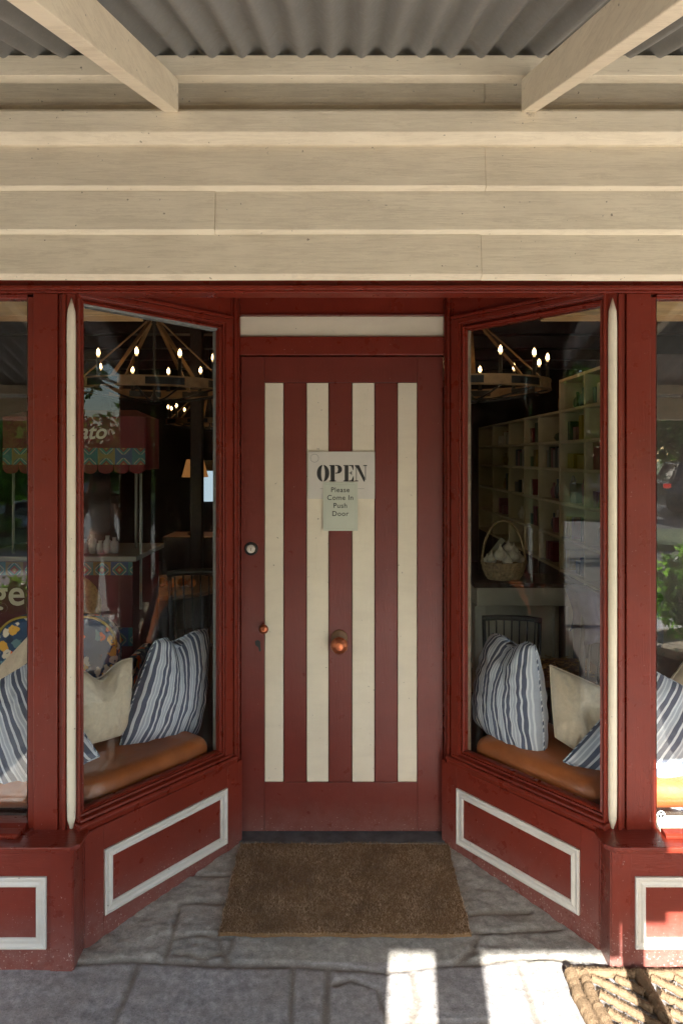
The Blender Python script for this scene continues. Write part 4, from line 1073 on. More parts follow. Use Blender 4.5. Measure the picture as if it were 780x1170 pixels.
gl_ = [(-.085, -.02, .135, .036), (-.03, -.04, .165, .046), (.03, .0, .20, .040), (.055, -.04, .155, .044), (.105, -.01, .135, .034), (.01, -.07, .13, .036), (-.11, .01, .12, .03), (.075, .03, .185, .034)]
for gx, gy, gz, r_ in gl_:
    mb = MB(); mb.lathe([(0.3 * r_, -.75 * r_), (.85 * r_, -.5 * r_), (r_, 0), (.8 * r_, .5 * r_), (.35 * r_, .85 * r_), (.16 * r_, 1.25 * r_), (.12 * r_, 1.6 * r_)], (bc.x + gx, bc.y + gy, bc.z + gz), 14)
    mb.build('garlic_bulb', 'garlic', None, smooth=True, label='white garlic bulb heaped in the wicker basket', cat='garlic', group='garlic bulbs in the basket')

# pigeonhole shelving along the right side
XS = 1.50
su = thing('pigeonhole_shelving', 'tall cream pigeonhole shelving stepping down along the right side of the shop', 'shelving', (XS, 5.2, -0.02))
yc = [F * XS / d for d in (331, 300, 276.5, 248, 224, 208, 190, 172, 156)]
zr = [0.84, 1.06, 1.30, 1.53, 1.72, 1.93, 2.14]
for i, Y in enumerate(yc):
    top = zr[6] if i <= 3 else zr[5]
    MB().box(XS, XS + 0.34, Y - 0.010, Y + 0.010, -0.02, top).build('upright', 'shelfc' if i else 'darkwood', su, bevel=0.001)
for i in range(len(yc) - 1):
    for k, z in enumerate(zr):
        if k == 6 and i > 2: continue
        MB().box(XS + .002, XS + 0.34, yc[i] + 0.0105, yc[i + 1] - 0.0105, z - 0.020, z - .001).build('shelf', 'shelfc', su)
MB().box(XS + 0.342, XS + 0.36, yc[0], yc[3], -0.02, zr[6]).build('back_panel', 'shelfc', su)
MB().box(XS + 0.342, XS + 0.36, yc[3] + .001, yc[-1], -0.02, zr[5]).build('back_panel', 'shelfc', su)
MB().box(XS + 0.0, XS + 0.34, yc[0] + .011, yc[-1], 0.0, 0.815).build('cupboard_base', 'darkwood', su)
def cell(i, k, f=0.5): return Vector((XS + 0.10, yc[i] + (yc[i + 1] - yc[i]) * f, zr[k]))
cols = {'yellowtin': (0.55, 0.38, 0.03), 'redtin': (0.32, 0.03, 0.03), 'bookp': (0.40, 0.14, 0.18), 'bookw': (0.45, 0.45, 0.42), 'bookb': (0.06, 0.12, 0.16), 'bookg': (0.08, 0.16, 0.08), 'bottle': (0.03, 0.05, 0.02)}
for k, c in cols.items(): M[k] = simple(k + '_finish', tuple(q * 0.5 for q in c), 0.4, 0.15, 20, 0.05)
def sbox(name, mat, i, k, f, dy, dz, label, group=None, dx=0.12):
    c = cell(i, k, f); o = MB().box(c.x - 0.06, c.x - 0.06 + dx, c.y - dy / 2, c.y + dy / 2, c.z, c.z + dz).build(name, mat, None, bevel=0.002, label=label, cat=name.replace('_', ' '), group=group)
    return o
sbox('yellow_tin', 'yellowtin', 2, 3, .3, .20, .09, 'wide yellow tin on the shelf third from the top'); sbox('yellow_tin', 'yellowtin', 2, 3, .78, .12, .10, 'narrow yellow tin beside the wide yellow tin on the shelves')
c = cell(1, 1, .5); mb = MB(); mb.lathe([(0.09, 0), (0.09, 0.15), (0.0, 0.15)], (c.x + .03, c.y, c.z), 24); rt_ = mb.build('round_tin', 'redtin', None, label='dark red round tin with pale ring on the lowest open shelf', cat='tin')
mb = MB(); mb.lathe([(0.05, 0.0), (0.05, 0.002), (0.038, 0.002), (0.038, 0.0)], (0, 0, 0), 20, 'y'); q = MB(); q.v = [(c.x + .03 - 0.0895 - 0.003 + v[1], c.y + v[0], c.z + .075 + v[2]) for v in mb.v]; q.f = mb.f; q.build('ring_label', 'shelfc', rt_)
for j in range(7):
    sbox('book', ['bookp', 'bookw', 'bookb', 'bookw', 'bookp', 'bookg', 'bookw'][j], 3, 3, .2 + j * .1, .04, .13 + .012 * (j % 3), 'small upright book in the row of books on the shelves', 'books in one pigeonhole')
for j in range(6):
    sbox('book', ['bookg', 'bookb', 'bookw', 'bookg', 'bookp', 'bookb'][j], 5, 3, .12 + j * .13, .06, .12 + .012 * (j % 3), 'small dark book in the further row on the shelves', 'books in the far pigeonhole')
def vase(i, k, f, h, r_, mat, label, name='vase', group=None, cat='vase'):
    c = cell(i, k, f); mb = MB(); mb.lathe([(r_ * .6, 0), (r_, h * .3), (r_ * .8, h * .6), (r_ * .3, h * .75), (r_ * .35, h * .95), (r_ * .3, h)], tuple(c), 14)
    mb.build(name, mat, None, smooth=True, label=label, cat=cat, group=group)
vase(2, 5, .25, .11, .05, 'bookw', 'white rounded vase on the top shelf of the tall shelving'); vase(2, 5, .62, .14, .035, 'bookb', 'slim dark blue vase beside the white vase on the top shelf')
vase(2, 5, .85, .12, .03, 'bottle', 'small green bottle at the near end of the top shelf', 'bottle', cat='bottle')
vase(1, 5, .4, .12, .03, 'bottle', 'dark bottle in the nearest top pigeonhole', 'bottle', cat='bottle'); vase(1, 4, .5, .15, .04, 'bookg', 'dark green vase in the pigeonhole under the nearest top one')
vase(3, 5, .55, .17, .022, 'hangwood', 'slim wooden figurine standing on the stepped shelf top', 'figurine', cat='figurine')
vase(3, 4, .5, .09, .06, 'bookg', 'low dark green bowl in the middle pigeonhole', 'bowl', cat='bowl'); vase(5, 4, .4, .12, .035, 'bookw', 'small pale bottle in the far pigeonhole', 'bottle', cat='bottle')
sbox('red_box', 'redtin', 1, 3, .5, .26, .17, 'large dark red box filling a pigeonhole')
def bag(i, k, f, mat, label):
    c = cell(i, k, f); t = thing('gift_bag', label, 'gift bag', c, 'gift bags on the shelves')
    mb = MB(); mb.prism([(c.y - .06, c.z), (c.y + .06, c.z), (c.y + .07, c.z + .13), (c.y - .07, c.z + .13)], c.x - .05, c.x + .05, 'x'); mb.build('bag_body', mat, t)
    mb = MB(); mb.tube([(c.x - .05, c.y + .035 * math.cos(a), c.z + .13 + .05 * math.sin(a)) for a in np.linspace(0, math.pi, 9)], .004, 5); mb.build('handle', mat, t)
bag(2, 2, .25, 'bookp', 'pink gift bag in the fourth row of shelves'); bag(2, 2, .72, 'bookw', 'white gift bag beside the pink one on the shelves')
bag(1, 2, .35, 'redtin', 'dark red gift bag nearest the glass on the shelves')
rs_ = random.Random(12)
for (i, k) in ((1, 5), (1, 2), (2, 4), (3, 2), (3, 1), (4, 4), (4, 3), (4, 2), (4, 1), (5, 2), (5, 1), (6, 3), (6, 4), (6, 2), (2, 1), (3, 0), (2, 0), (6, 1)):
    nn_ = rs_.randint(3, 5)
    for j in range(nn_):
        f_ = (j + 0.7) / (nn_ + .4); m_ = rs_.choice(['bookp', 'bookw', 'bookb', 'bookg', 'redtin', 'yellowtin', 'bottle', 'garlic'])
        if rs_.random() < .5: vase(i, k, f_, rs_.uniform(.08, .16), rs_.uniform(.02, .04), m_, 'small jar among the stock crowding the pigeonholes', 'jar', 'jars crowding the pigeonholes', 'jar')
        else: sbox('packet', m_, i, k, f_, rs_.uniform(.04, .07), rs_.uniform(.08, .16), 'small packet among the stock crowding the pigeonholes', 'packets crowding the pigeonholes')
M['lowtray'] = simple('brass_tray', (0.45, 0.32, 0.12), 0.35, 0.3, 30, 0.4, 0.6)
# low coffee table with straw tray at right
lt = thing('low_table', 'low timber table behind the right window pillows', 'table', (pxx(640, 3.7), 3.7, -0.02))
a, b = pxx(575, 3.6), pxx(690, 3.6); z = pz(768, 3.6)
MB().box(a, b, 3.45, 3.85, z - .03, z).build('tabletop', 'midwood', lt, bevel=0.004)
for qx in (a + .04, b - .04):
    for qy in (3.49, 3.81): MB().box(qx - .02, qx + .02, qy - .02, qy + .02, -0.02, z - .0305).build('leg', 'midwood', lt)
vs, fs = [], []
mb = MB()
for k in range(240):
    cx_, cy_ = random.uniform(a + .05, b - .1), random.uniform(3.5, 3.8); an = random.uniform(0, 6.28); l_ = random.uniform(.02, .05); zz = z + random.uniform(.004, .025)
    mb.add([(cx_, cy_, zz), (cx_ + l_ * math.cos(an), cy_ + l_ * math.sin(an), zz + .006), (cx_ + l_ * math.cos(an) + .003, cy_ + l_ * math.sin(an) + .003, zz)], [(0, 1, 2)])
mb.build('straw_filling', 'straw', None, label='loose straw spread on the low table', cat='straw', kind='stuff')

# ------------------------------------------------------------------ signs on the door
YS = YD - 0.0045
sg = thing('open_sign', 'pale rectangular card on the door reading OPEN in bold black letters', 'sign', tuple(P(390, 543, YS)))
a = P(352, 516, YS); b = P(428, 570, YS)
mb = MB(); mb.box(a.x, b.x, YS, YS + 0.0025, b.z, a.z); mb.build('card', 'paper', sg)
lt_ = MB(); H = 0.0695; base = P(0, 550, YS).z; yo = YS - 0.0004
def poly(pts): lt_.prism([(x, z) for x, z in pts], yo - 0.0003, yo, 'y')
def rect(x0, x1, z0, z1): poly([(x0, z0), (x1, z0), (x1, z1), (x0, z1)])
def half_o(cx, w_, inner, side, zc, h, hin):
    pts = [(cx + side * inner, zc + h * math.sqrt(max(0, 1 - (inner / w_) ** 2)))]
    for k in range(1, 16):
        t = k / 16; an = math.pi / 2 - t * math.pi; x = w_ * math.cos(an); z_ = h * math.sin(an)
        if x > inner: pts.append((cx + side * x, zc + z_))
    pts.append((cx + side * inner, zc - h * math.sqrt(max(0, 1 - (inner / w_) ** 2))))
    # inner edge bows outward a little so the counter is an ellipse
    for k in range(1, 10):
        t = k / 10; an = -math.pi / 2 + t * math.pi; pts.append((cx + side * (inner + hin * math.cos(an)), zc + h * 0.86 * math.sin(an)))
    poly(pts)
# O
ox = P(369, 0, YS).x; zc = base + H / 2
half_o(ox, 0.0265, 0.0018, -1, zc, H / 2 * 1.03, 0.0060); half_o(ox, 0.0265, 0.0018, 1, zc, H / 2 * 1.03, 0.0060)
# P
px0 = P(376.2, 0, YS).x
rect(px0 + 0.005, px0 + 0.0225, base, base + H); rect(px0, px0 + 0.028, base, base + 0.004); rect(px0, px0 + 0.0225, base + H - 0.004, base + H)
pts = [(px0 + 0.0245, base + H), (px0 + 0.034, base + H)]
for k in range(1, 14): an = math.pi / 2 - k / 14 * math.pi; pts.append((px0 + 0.036 + 0.018 * math.cos(an), base + H * 0.74 + H * 0.26 * math.sin(an)))
pts += [(px0 + 0.034, base + H * 0.48), (px0 + 0.0245, base + H * 0.48), (px0 + 0.0245, base + H * 0.53), (px0 + 0.034, base + H * 0.55), (px0 + 0.037, base + H * 0.74), (px0 + 0.034, base + H * 0.94), (px0 + 0.0245, base + H * 0.95)]
poly(pts)
# E
ex = P(392.2, 0, YS).x
rect(ex + 0.005, ex + 0.0215, base, base + H); rect(ex, ex + 0.0215, base, base + 0.004); rect(ex, ex + 0.0215, base + H - 0.004, base + H)
poly([(ex + 0.0235, base), (ex + 0.044, base), (ex + 0.044, base + 0.022), (ex + 0.0415, base + 0.022), (ex + 0.034, base + 0.005), (ex + 0.0235, base + 0.004)])
poly([(ex + 0.0235, base + H), (ex + 0.0235, base + H - 0.004), (ex + 0.034, base + H - 0.005), (ex + 0.0405, base + H - 0.021), (ex + 0.043, base + H - 0.021), (ex + 0.043, base + H)])
poly([(ex + 0.0235, base + H * .49), (ex + 0.031, base + H * .49), (ex + 0.034, base + H * .38), (ex + 0.036, base + H * .38), (ex + 0.036, base + H * .65), (ex + 0.034, base + H * .65), (ex + 0.031, base + H * .54), (ex + 0.0235, base + H * .54)])
# N
nx0 = P(405.2, 0, YS).x
rect(nx0 + 0.005, nx0 + 0.008, base, base + H * .9); rect(nx0, nx0 + 0.014, base, base + 0.004)
poly([(nx0, base + H), (nx0 + 0.018, base + H), (nx0 + 0.0425, base + 0.016), (nx0 + 0.0425, base - 0.001), (nx0 + 0.038, base - 0.001), (nx0 + 0.0095, base + H * .80), (nx0, base + H - 0.004)])
rect(nx0 + 0.0438, nx0 + 0.0468, base + 0.006, base + H); rect(nx0 + 0.036, nx0 + 0.052, base + H - 0.004, base + H)
lt_.build('lettering', 'ink', sg)
c = P(359.3, 523.5, YS); mb = MB()
for k in range(16):
    a0 = k * math.pi / 8; q0, q1 = 0.0165, 0.0182
    mb.prism([(c.x + q0 * math.cos(a0), c.z + q0 * math.sin(a0)), (c.x + q1 * math.cos(a0), c.z + q1 * math.sin(a0)), (c.x + q1 * math.cos(a0 + .3), c.z + q1 * math.sin(a0 + .3)), (c.x + q0 * math.cos(a0 + .3), c.z + q0 * math.sin(a0 + .3))], yo - .0003, yo, 'y')
mb.build('dotted_circle', 'inkg', sg)
mb = MB(); z = P(0, 558.5, YS).z; mb.box(P(365.5, 0, YS).x, P(369, 0, YS).x, yo - .0003, yo, z, z + .0012); mb.box(P(408.5, 0, YS).x, P(416, 0, YS).x, yo - .0003, yo, z, z + .0012); mb.build('thin_rule', 'inkg', sg)
YN = YS - 0.004
ns = thing('door_note', 'small grey-green laminated note below OPEN reading Please Come In Push Door', 'note', tuple(P(388.5, 580, YN)))
a = P(369, 551, YN); b = P(408.5, 606.5, YN)
MB().box(a.x, b.x, YN, YN + 0.0018, b.z, a.z).build('sheet', 'note', ns)
mb = MB(); i_ = 0.009; e_ = 0.0011
for q in ((a.x + i_, b.x - i_, b.z + i_, b.z + i_ + e_), (a.x + i_, b.x - i_, a.z - i_ - e_, a.z - i_), (a.x + i_, a.x + i_ + e_, b.z + i_ + e_, a.z - i_ - e_), (b.x - i_ - e_, b.x - i_, b.z + i_ + e_, a.z - i_ - e_)):
    mb.box(q[0], q[1], YN - .0006, YN - .0001, q[2], q[3])
M['ruleg'] = simple('pale_border_ink', (0.40, 0.43, 0.36), 0.5, 0.02, 9, 0.0)
mb.build('printed_border', 'ruleg', ns)
for k, wd in enumerate(('Please', 'Come In', 'Push', 'Door')):
    put_text('lettering', wd, 0.030, (P(388.6, 0, YN).x, YN - 0.0006, P(0, (562.3, 571.2, 580.3, 589.5)[k], YN).z), 'ink', ns, extrude=0.0003, bold=0.0002, spacing=1.08)

# window decal
Yg = 2.397; c = P(754.5, 931, Yg)
dc = thing('window_decal', 'tiny white round emblem stuck low on the right street window', 'decal', tuple(c))
mb = MB(); mb.lathe([(0.0140, 0.0), (0.0140, 0.0006), (0.0112, 0.0006), (0.0112, 0.0)], c, 24, 'y'); mb.build('ring', 'decal', dc)
mb = MB()
for k in range(3):
    a_ = k * 2.094 + 0.5; mb.prism([(c.x, c.z), (c.x + .009 * math.cos(a_ - .35), c.z + .009 * math.sin(a_ - .35)), (c.x + .0105 * math.cos(a_), c.z + .0105 * math.sin(a_)), (c.x + .006 * math.cos(a_ + .5), c.z + .006 * math.sin(a_ + .5))], c.y - .0006, c.y, 'y')
mb.build('leaf_mark', 'decal', dc)
mb = MB()
for r_, (w0, zz) in enumerate(((0.013, -0.021), (0.009, -0.028))):
    k = -w0
    while k < w0: d = random.uniform(.0015, .003); mb.box(c.x + k, c.x + k + d, c.y - .0005, c.y, c.z + zz, c.z + zz + .0038); k += d + .0012
mb.build('tiny_caption', 'decal', dc)

# ------------------------------------------------------------------ door mat
def coir_mat():
    ob = thing('door_mat', 'plain brown coir door mat lying before the striped door', 'door mat', (0, 2.65, -0.03))
    Yb, Yf = 2.895, 2.402
    rng = np.random.default_rng(3)
    def mz(Y): return np.interp(Y, [1.8, 2.27, 2.36, 2.92], [-0.074, -0.058, -0.050, -0.004])
    n1, n2 = 150, 90
    def edge(t, k): return 0.010 * noise.noise(Vector((t * 7, k * 5.3, 0))) + 0.002 * noise.noise(Vector((t * 40, k, 2)))
    def pos(a, b):
        y = Yb + (Yf - Yb) * b + edge(a, 1 if b > .5 else 2) * abs(2 * b - 1) ** 6
        hw = 0.430 + 0.006 * b
        x = (2 * a - 1) * hw + 0.009 + edge(b, 3 if a > .5 else 4) * abs(2 * a - 1) ** 6
        return x, y
    vs = []
    for j in range(n2 + 1):
        for i in range(n1 + 1):
            x, y = pos(i / n1, j / n2); rim = min(i, n1 - i, j * 1.3, (n2 - j) * 1.3)
            h = 0.017 + 0.004 * noise.noise(Vector((x * 14, y * 14, 5))) + 0.0018 * random.uniform(-1, 1)
            vs.append((x, y, float(mz(y)) + (0.006 if rim < 1 else h)))
    fs = [(j * (n1 + 1) + i, j * (n1 + 1) + i + 1, (j + 1) * (n1 + 1) + i + 1, (j + 1) * (n1 + 1) + i) for j in range(n2) for i in range(n1)]
    m = len(vs)
    MB().add(vs, fs).build('backing', 'coir', ob)
    k = 52000
    V = np.zeros((k, 3, 3)); A = rng.random(k); B = rng.random(k)
    fs = [(3 * i, 3 * i + 1, 3 * i + 2) for i in range(k)]
    for i in range(k):
        x, y = pos(A[i], B[i]); z = float(mz(y)) + 0.014
        an = rng.random() * 6.283; t = rng.random() ** 1.3 * 0.011; hh = 0.006 + rng.random() * 0.008; w2 = 0.0008
        V[i, 0] = (x + w2 * math.cos(an), y + w2 * math.sin(an), z); V[i, 1] = (x - w2 * math.cos(an), y - w2 * math.sin(an), z)
        an2 = rng.random() * 6.283; V[i, 2] = (x + t * math.cos(an2), y + t * math.sin(an2), z + hh)
    me = bpy.data.meshes.new('coir_pile'); me.from_pydata((V.reshape(-1, 3) - np.array(ob.location)).tolist(), [], fs); 
    g = NG('coir_fibre'); oi = g.new('ShaderNodeNewGeometry')
    v = g.coord('World')
    c = g.ramp(oi.outputs['Random Per Island'], [(0.0, (0.13, 0.080, 0.046)), (0.5, (0.34, 0.225, 0.14)), (1.0, (0.72, 0.53, 0.36))])
    c = g.mix(g.ramp(g.noise(v, 5, 6, 0.75), [(0.40, 0.0), (0.62, 0.7)]), c, (0.10, 0.062, 0.042))
    g.set(c, 0.9, spec=0.15)
    me.materials.append(g.m); o = bpy.data.objects.new('coir_pile', me); COL.objects.link(o); o.parent = ob
coir_mat()

# woven scraper mat at the right: coir ropes on steel wires
def scraper():
    X0, X1 = 0.725, 1.52; Ya, Yb = 2.238, 1.70
    t = thing('scraper_mat', 'pale coir rope scraper mat threaded on wires, sunlit at the right corner', 'scraper mat', (X0 + .4, 2.0, -0.06))
    z0 = lambda Y: floor_z(Y) + 0.016
    rng = random.Random(5)
    def rope(pts, r_, name='rope'):
        P2 = []
        for a, b in zip(pts, pts[1:]):
            L = math.dist(a, b); n = max(2, int(L / 0.012))
            for i in range(n): q = i / n; P2.append((a[0] + (b[0] - a[0]) * q, a[1] + (b[1] - a[1]) * q))
        P2.append(pts[-1])
        mb = MB(); pp = [(x + rng.uniform(-.0012, .0012), y + rng.uniform(-.0012, .0012), z0(y) + rng.uniform(-.001, .001)) for x, y in P2]
        mb.tube(pp, [r_ * rng.uniform(.90, 1.10) for _ in pp], 12)
        # hairy surface
        for x, y, z in pp:
            for _ in range(70):
                a = rng.uniform(-0.5, math.pi + .5); b = rng.uniform(0, 6.28); d = Vector((math.cos(a) * math.cos(b), math.cos(a) * math.sin(b), abs(math.sin(a))))
                q = Vector((x, y, z)) + d * r_ * 0.9 + Vector((rng.uniform(-.006, .006), rng.uniform(-.006, .006), 0)); e = q + d * rng.uniform(.003, .007) + Vector((rng.uniform(-.004, .004), rng.uniform(-.004, .004), 0))
                sd = Vector((rng.uniform(-1, 1), rng.uniform(-1, 1), 0)) * .0009
                mb.add([tuple(q - sd), tuple(q + sd), tuple(e)], [(0, 1, 2)])
        return mb.build(name, 'coirl', t)
    rope([(X0 + .005, Ya), (X0 + .0, Ya - .10), (X0 + .012, Ya - .22), (X0 + .01, Yb)], 0.019, 'border_rope')
    rope([(X0 + .044, Ya - .008), (X0 + .040, Ya - .10), (X0 + .052, Ya - .22), (X0 + .05, Yb)], 0.017, 'border_rope')
    rope([(X0 + .02, Ya + .003), (X0 + .30, Ya - .006), (X1, Ya)], 0.014, 'border_rope')
    D = [X0 + 0.235, X0 + 0.49, X0 + .74]
    for xd in D: rope([(xd - .012, Ya - .004), (xd - .006, Ya - .2), (xd, Yb)], 0.019, 'divider_rope')
    segs = [(X0 + .07, D[0] - .028), (D[0] + .022, D[1] - .028), (D[1] + .022, D[2] - .028)]
    wires = MB()
    for (a, b) in segs:
        k = -4
        while True:
            ys = Ya - 0.02 - k * 0.066
            if ys < Yb - 0.05: break
            # rope runs from upper left to lower right
            w_ = b - a; x_s, y_s, x_e, y_e = a, ys, b, ys - w_ * 0.90
            if y_s > Ya - .02: f = (y_s - (Ya - .02)) / (y_s - y_e) if y_s != y_e else 0; x_s = a + w_ * f; y_s = Ya - .02
            if x_s < b - .02 and y_e > Yb - .2: rope([(x_s, y_s), (x_e, y_e)], 0.0115, 'diagonal_rope')
            k += 1
        for k in range(0, 40):     # wires crossing the other way
            ys = Ya - 0.03 - k * 0.030
            for j in range(5):
                x = a + 0.01 + j * (b - a - .02) / 4; y = ys
                if Yb < y < Ya - .03:
                    if (j + k) % 2 == 0: wires.tube([(x, y, z0(y) - .002), (x + .012, y + .024, z0(y) + .001)], 0.0026, 5)
    wires.build('wire_mesh', 'wire', t)
    return t
scraper()

# ------------------------------------------------------------------ things on the verandah, out of the picture: added shadow casters and a mirrored bush
ctb = thing('shadow_table', 'unseen small timber table added to shade the base wall right of the door', 'table', (1.05, 1.18, -0.09))  # unseen table, added for its shadow band on the right base panel
MB().box(0.795, 1.36, 1.01, 1.37, 0.722, 0.75).build('tabletop', 'midwood', ctb, bevel=0.004)
for a_ in (0.835, 1.32):
    for b_ in (1.05, 1.33): MB().box(a_ - .02, a_ + .02, b_ - .02, b_ + .02, -0.09, 0.7215).build('leg', 'midwood', ctb, bevel=0.003)
MB().box(0.86, 1.295, 1.32, 1.34, 0.62, 0.7212).build('apron', 'midwood', ctb)

def leaf_cloud(mb, c, rad, n, size, squash=1.0, rng=random, shell=0.5, flat=0.3):
    for _ in range(n):
        d = Vector((rng.gauss(0, 1), rng.gauss(0, 1), rng.gauss(0, 1))).normalized()
        r_ = (shell + (1 - shell) * rng.random())
        lump = 0.8 + 0.35 * noise.noise(d * 2.1 + Vector(c))
        p = Vector(c) + Vector((d.x * rad[0], d.y * rad[1], d.z * rad[2])) * r_ * lump
        u = Vector((rng.gauss(0, 1), rng.gauss(0, 1), rng.gauss(0, 1))).normalized(); v = u.cross(d + Vector((.01, .02, .03))).normalized()
        s_ = size * rng.uniform(.6, 1.3); u *= s_; v *= s_ * 0.5
        mb.add([tuple(p - u), tuple(p + v), tuple(p + u), tuple(p - v)], [(0, 1, 2, 3)])

pc = Vector((2.06, 0.80, -0.088))
pt_ = thing('potted_bush', 'dense green bush with silver trailing leaves in a big brown planter by the verandah', 'potted plant', tuple(pc))
mb = MB(); mb.lathe([(0.17, 0.0), (0.20, 0.10), (0.26, 0.42), (0.28, 0.58), (0.25, 0.58), (0.23, 0.45), (0.0, 0.44)], tuple(pc), 36); pot = mb.build('pot', 'terra', pt_, smooth=True)
mb = MB(); mb.lathe([(0.282, 0.585), (0.305, 0.59), (0.31, 0.64), (0.27, 0.645), (0.25, 0.60)], tuple(pc), 36); mb.build('rim', 'rim', pot)
mb = MB(); rg = random.Random(2)
leaf_cloud(mb, pc + Vector((0, 0, 0.96)), (0.37, 0.36, 0.30), 3800, 0.034, rng=rg, shell=0.35)
leaf_cloud(mb, pc + Vector((0, 0, 0.75)), (0.26, 0.26, 0.14), 900, 0.026, rng=rg, shell=0.2)
mb.build('foliage', 'leafb', pt_)
mb = MB()
for k in range(6): a_ = k * 1.05; mb.tube([(pc.x, pc.y, pc.z + .45), (pc.x + .1 * math.cos(a_), pc.y + .1 * math.sin(a_), pc.z + .7), (pc.x + .2 * math.cos(a_), pc.y + .2 * math.sin(a_), pc.z + 1.0)], [0.012, 0.008, 0.004], 6)
mb.build('stems', 'bark', pt_)
mb = MB()
for k in range(9):
    a_ = 1.1 + k * 0.33; x_, y_ = pc.x + .31 * math.cos(a_), pc.y + .31 * math.sin(a_); ln = rg.uniform(.15, .34)
    for q in np.linspace(0, 1, 9):
        p = Vector((x_ + .03 * math.cos(a_) * q + rg.uniform(-.02, .02), y_ + .03 * math.sin(a_) * q, pc.z + .66 - q * ln)); u = Vector((rg.uniform(-1, 1), rg.uniform(-.4, .4), rg.uniform(-1, 0))).normalized() * .024; v = u.cross(Vector((math.cos(a_), math.sin(a_), .2))).normalized() * .014
        mb.add([tuple(p), tuple(p + u * .5 + v), tuple(p + u), tuple(p + u * .5 - v)], [(0, 1, 2, 3)])
mb.build('trailing_leaves', 'leafs', pt_)

pl = thing('shade_planter', 'unseen dark timber planter of low green plants, added to shade the footpath', 'planter', (-2.9, -0.25, -0.104))  # added to shade the footpath and darken its reflection in the left glass
MB().box(-4.4, -1.95, -0.50, -0.05, -0.104, 0.50).build('box', 'darkwood', pl, bevel=0.01)
mb = MB()
for k in range(9): leaf_cloud(mb, (-4.25 + k * 0.27, -0.28, 0.58), (0.2, 0.22, 0.20), 420, 0.035, rng=rg, shell=.3)
mb.build('foliage', 'leafg', pl)
# trees, hedge across the road
def tree(x, y, h, r_, mat, label, seed, kindname='broadleaf_tree'):
    rg = random.Random(seed); t = thing(kindname, label, 'tree', (x, y, -0.1), 'trees across the road')
    mb = MB(); mb.tube([(x, y, -0.15), (x + .1, y, h * .25), (x - .05, y + .1, h * .5), (x, y, h * .8)], [h * .04, h * .03, h * .02, h * .008], 10)
    for k in range(7):
        a_ = k * 0.9 + seed; z_ = h * (.28 + .07 * k); mb.tube([(x, y, z_), (x + r_ * .4 * math.cos(a_), y + r_ * .4 * math.sin(a_), z_ + h * .1), (x + r_ * .75 * math.cos(a_), y + r_ * .75 * math.sin(a_), z_ + h * .17)], [h * .014, h * .009, h * .003], 6)
    mb.build('trunk', 'bark', t, smooth=True)
    mb = MB()
    for k in range(11):
        a_ = rg.uniform(0, 6.28); q = rg.uniform(.1, .62) * r_; c_ = Vector((x + q * math.cos(a_), y + q * math.sin(a_), h * rg.uniform(.32, .92)))
        s_ = r_ * rg.uniform(.32, .5); leaf_cloud(mb, c_, (s_, s_, s_ * .7), 520, 0.26, rng=rg, shell=.3)
    mb.build('crown', mat, t)
tree(-9.6, -14.5, 6.5, 3.4, 'leafy', 'yellowing tree opposite the left street window', 1, 'autumn_tree')
tree(-16.5, -17.0, 7.5, 3.8, 'leafg', 'green tree left of the yellowing tree across the road', 2)
tree(-8.5, -18.5, 7.0, 3.6, 'leafy', 'golden green tree right of the yellowing tree across the road', 3, 'autumn_tree')
tree(9.5, -26.0, 8.0, 4.0, 'leafg', 'green tree behind the charcoal car', 4)
tree(15.5, -27.0, 8.5, 4.2, 'leafg', 'tall green tree right of the charcoal car', 5)
tree(3.0, -27.0, 8.0, 4.0, 'leafy', 'golden tree straight across the road', 6, 'autumn_tree')
tree(-2.5, -25.0, 7.5, 3.8, 'leafg', 'green tree straight across the road left of the golden one', 7)
tree(24.0, 1.5, 7.5, 4.2, 'leafg', 'unseen green tree added far to the right to block sky reflections', 21)  # these far side trees are added to block bright sky in the glass
tree(27.0, -4.0, 8.0, 4.4, 'leafg', 'unseen green tree added beyond the silver car to the right to block sky reflections', 22)
tree(-23.0, 1.0, 7.5, 4.2, 'leafg', 'unseen green tree added far to the left to block sky reflections', 23)
tree(-26.0, -4.5, 8.0, 4.4, 'leafg', 'unseen green tree added beyond the silver car to the left to block sky reflections', 24)
def bush(x, y, sx, sy, sz, mat, label, seed, n=1500, z0=-0.12):
    t = thing('shrub', label, 'shrub', (x, y, z0), 'shrubs along the verge'); rg = random.Random(seed)
    mb = MB(); leaf_cloud(mb, (x, y, z0 + sz * .95), (sx, sy, sz), n, 0.085, rng=rg, shell=.25); mb.build('foliage', mat, t)
    mb = MB()
    for k in range(5): a_ = k * 1.25; mb.tube([(x, y, z0), (x + sx * .5 * math.cos(a_), y + sy * .5 * math.sin(a_), z0 + sz * 1.1)], [.03, .012], 6)
    mb.build('stems', 'bark', t)
tree(-7.3, -10.4, 2.5, 1.5, 'leafb', 'small bright green tree on the verge opposite the left window', 15, 'small_tree')
bush(-8.0, -10.2, 1.4, .5, .3, 'leafg', 'bright green shrub on the verge opposite the left window', 11, 2600)
bush(-11.0, -10.5, 1.4, .7, .6, 'leafy', 'yellow-green shrub left of the bright green shrub on the verge', 12)
bush(5.5, -11.0, 1.5, .8, .6, 'leafg', 'low green shrub on the verge opposite the right window', 13)
hg = MB(); rg = random.Random(9)
for k in range(40): leaf_cloud(hg, (-40 + k * 2.05, -31 + rg.uniform(-.5, .5), 2.4), (1.9, 1.2, 2.7), 420, 0.34, rng=rg, shell=.3)
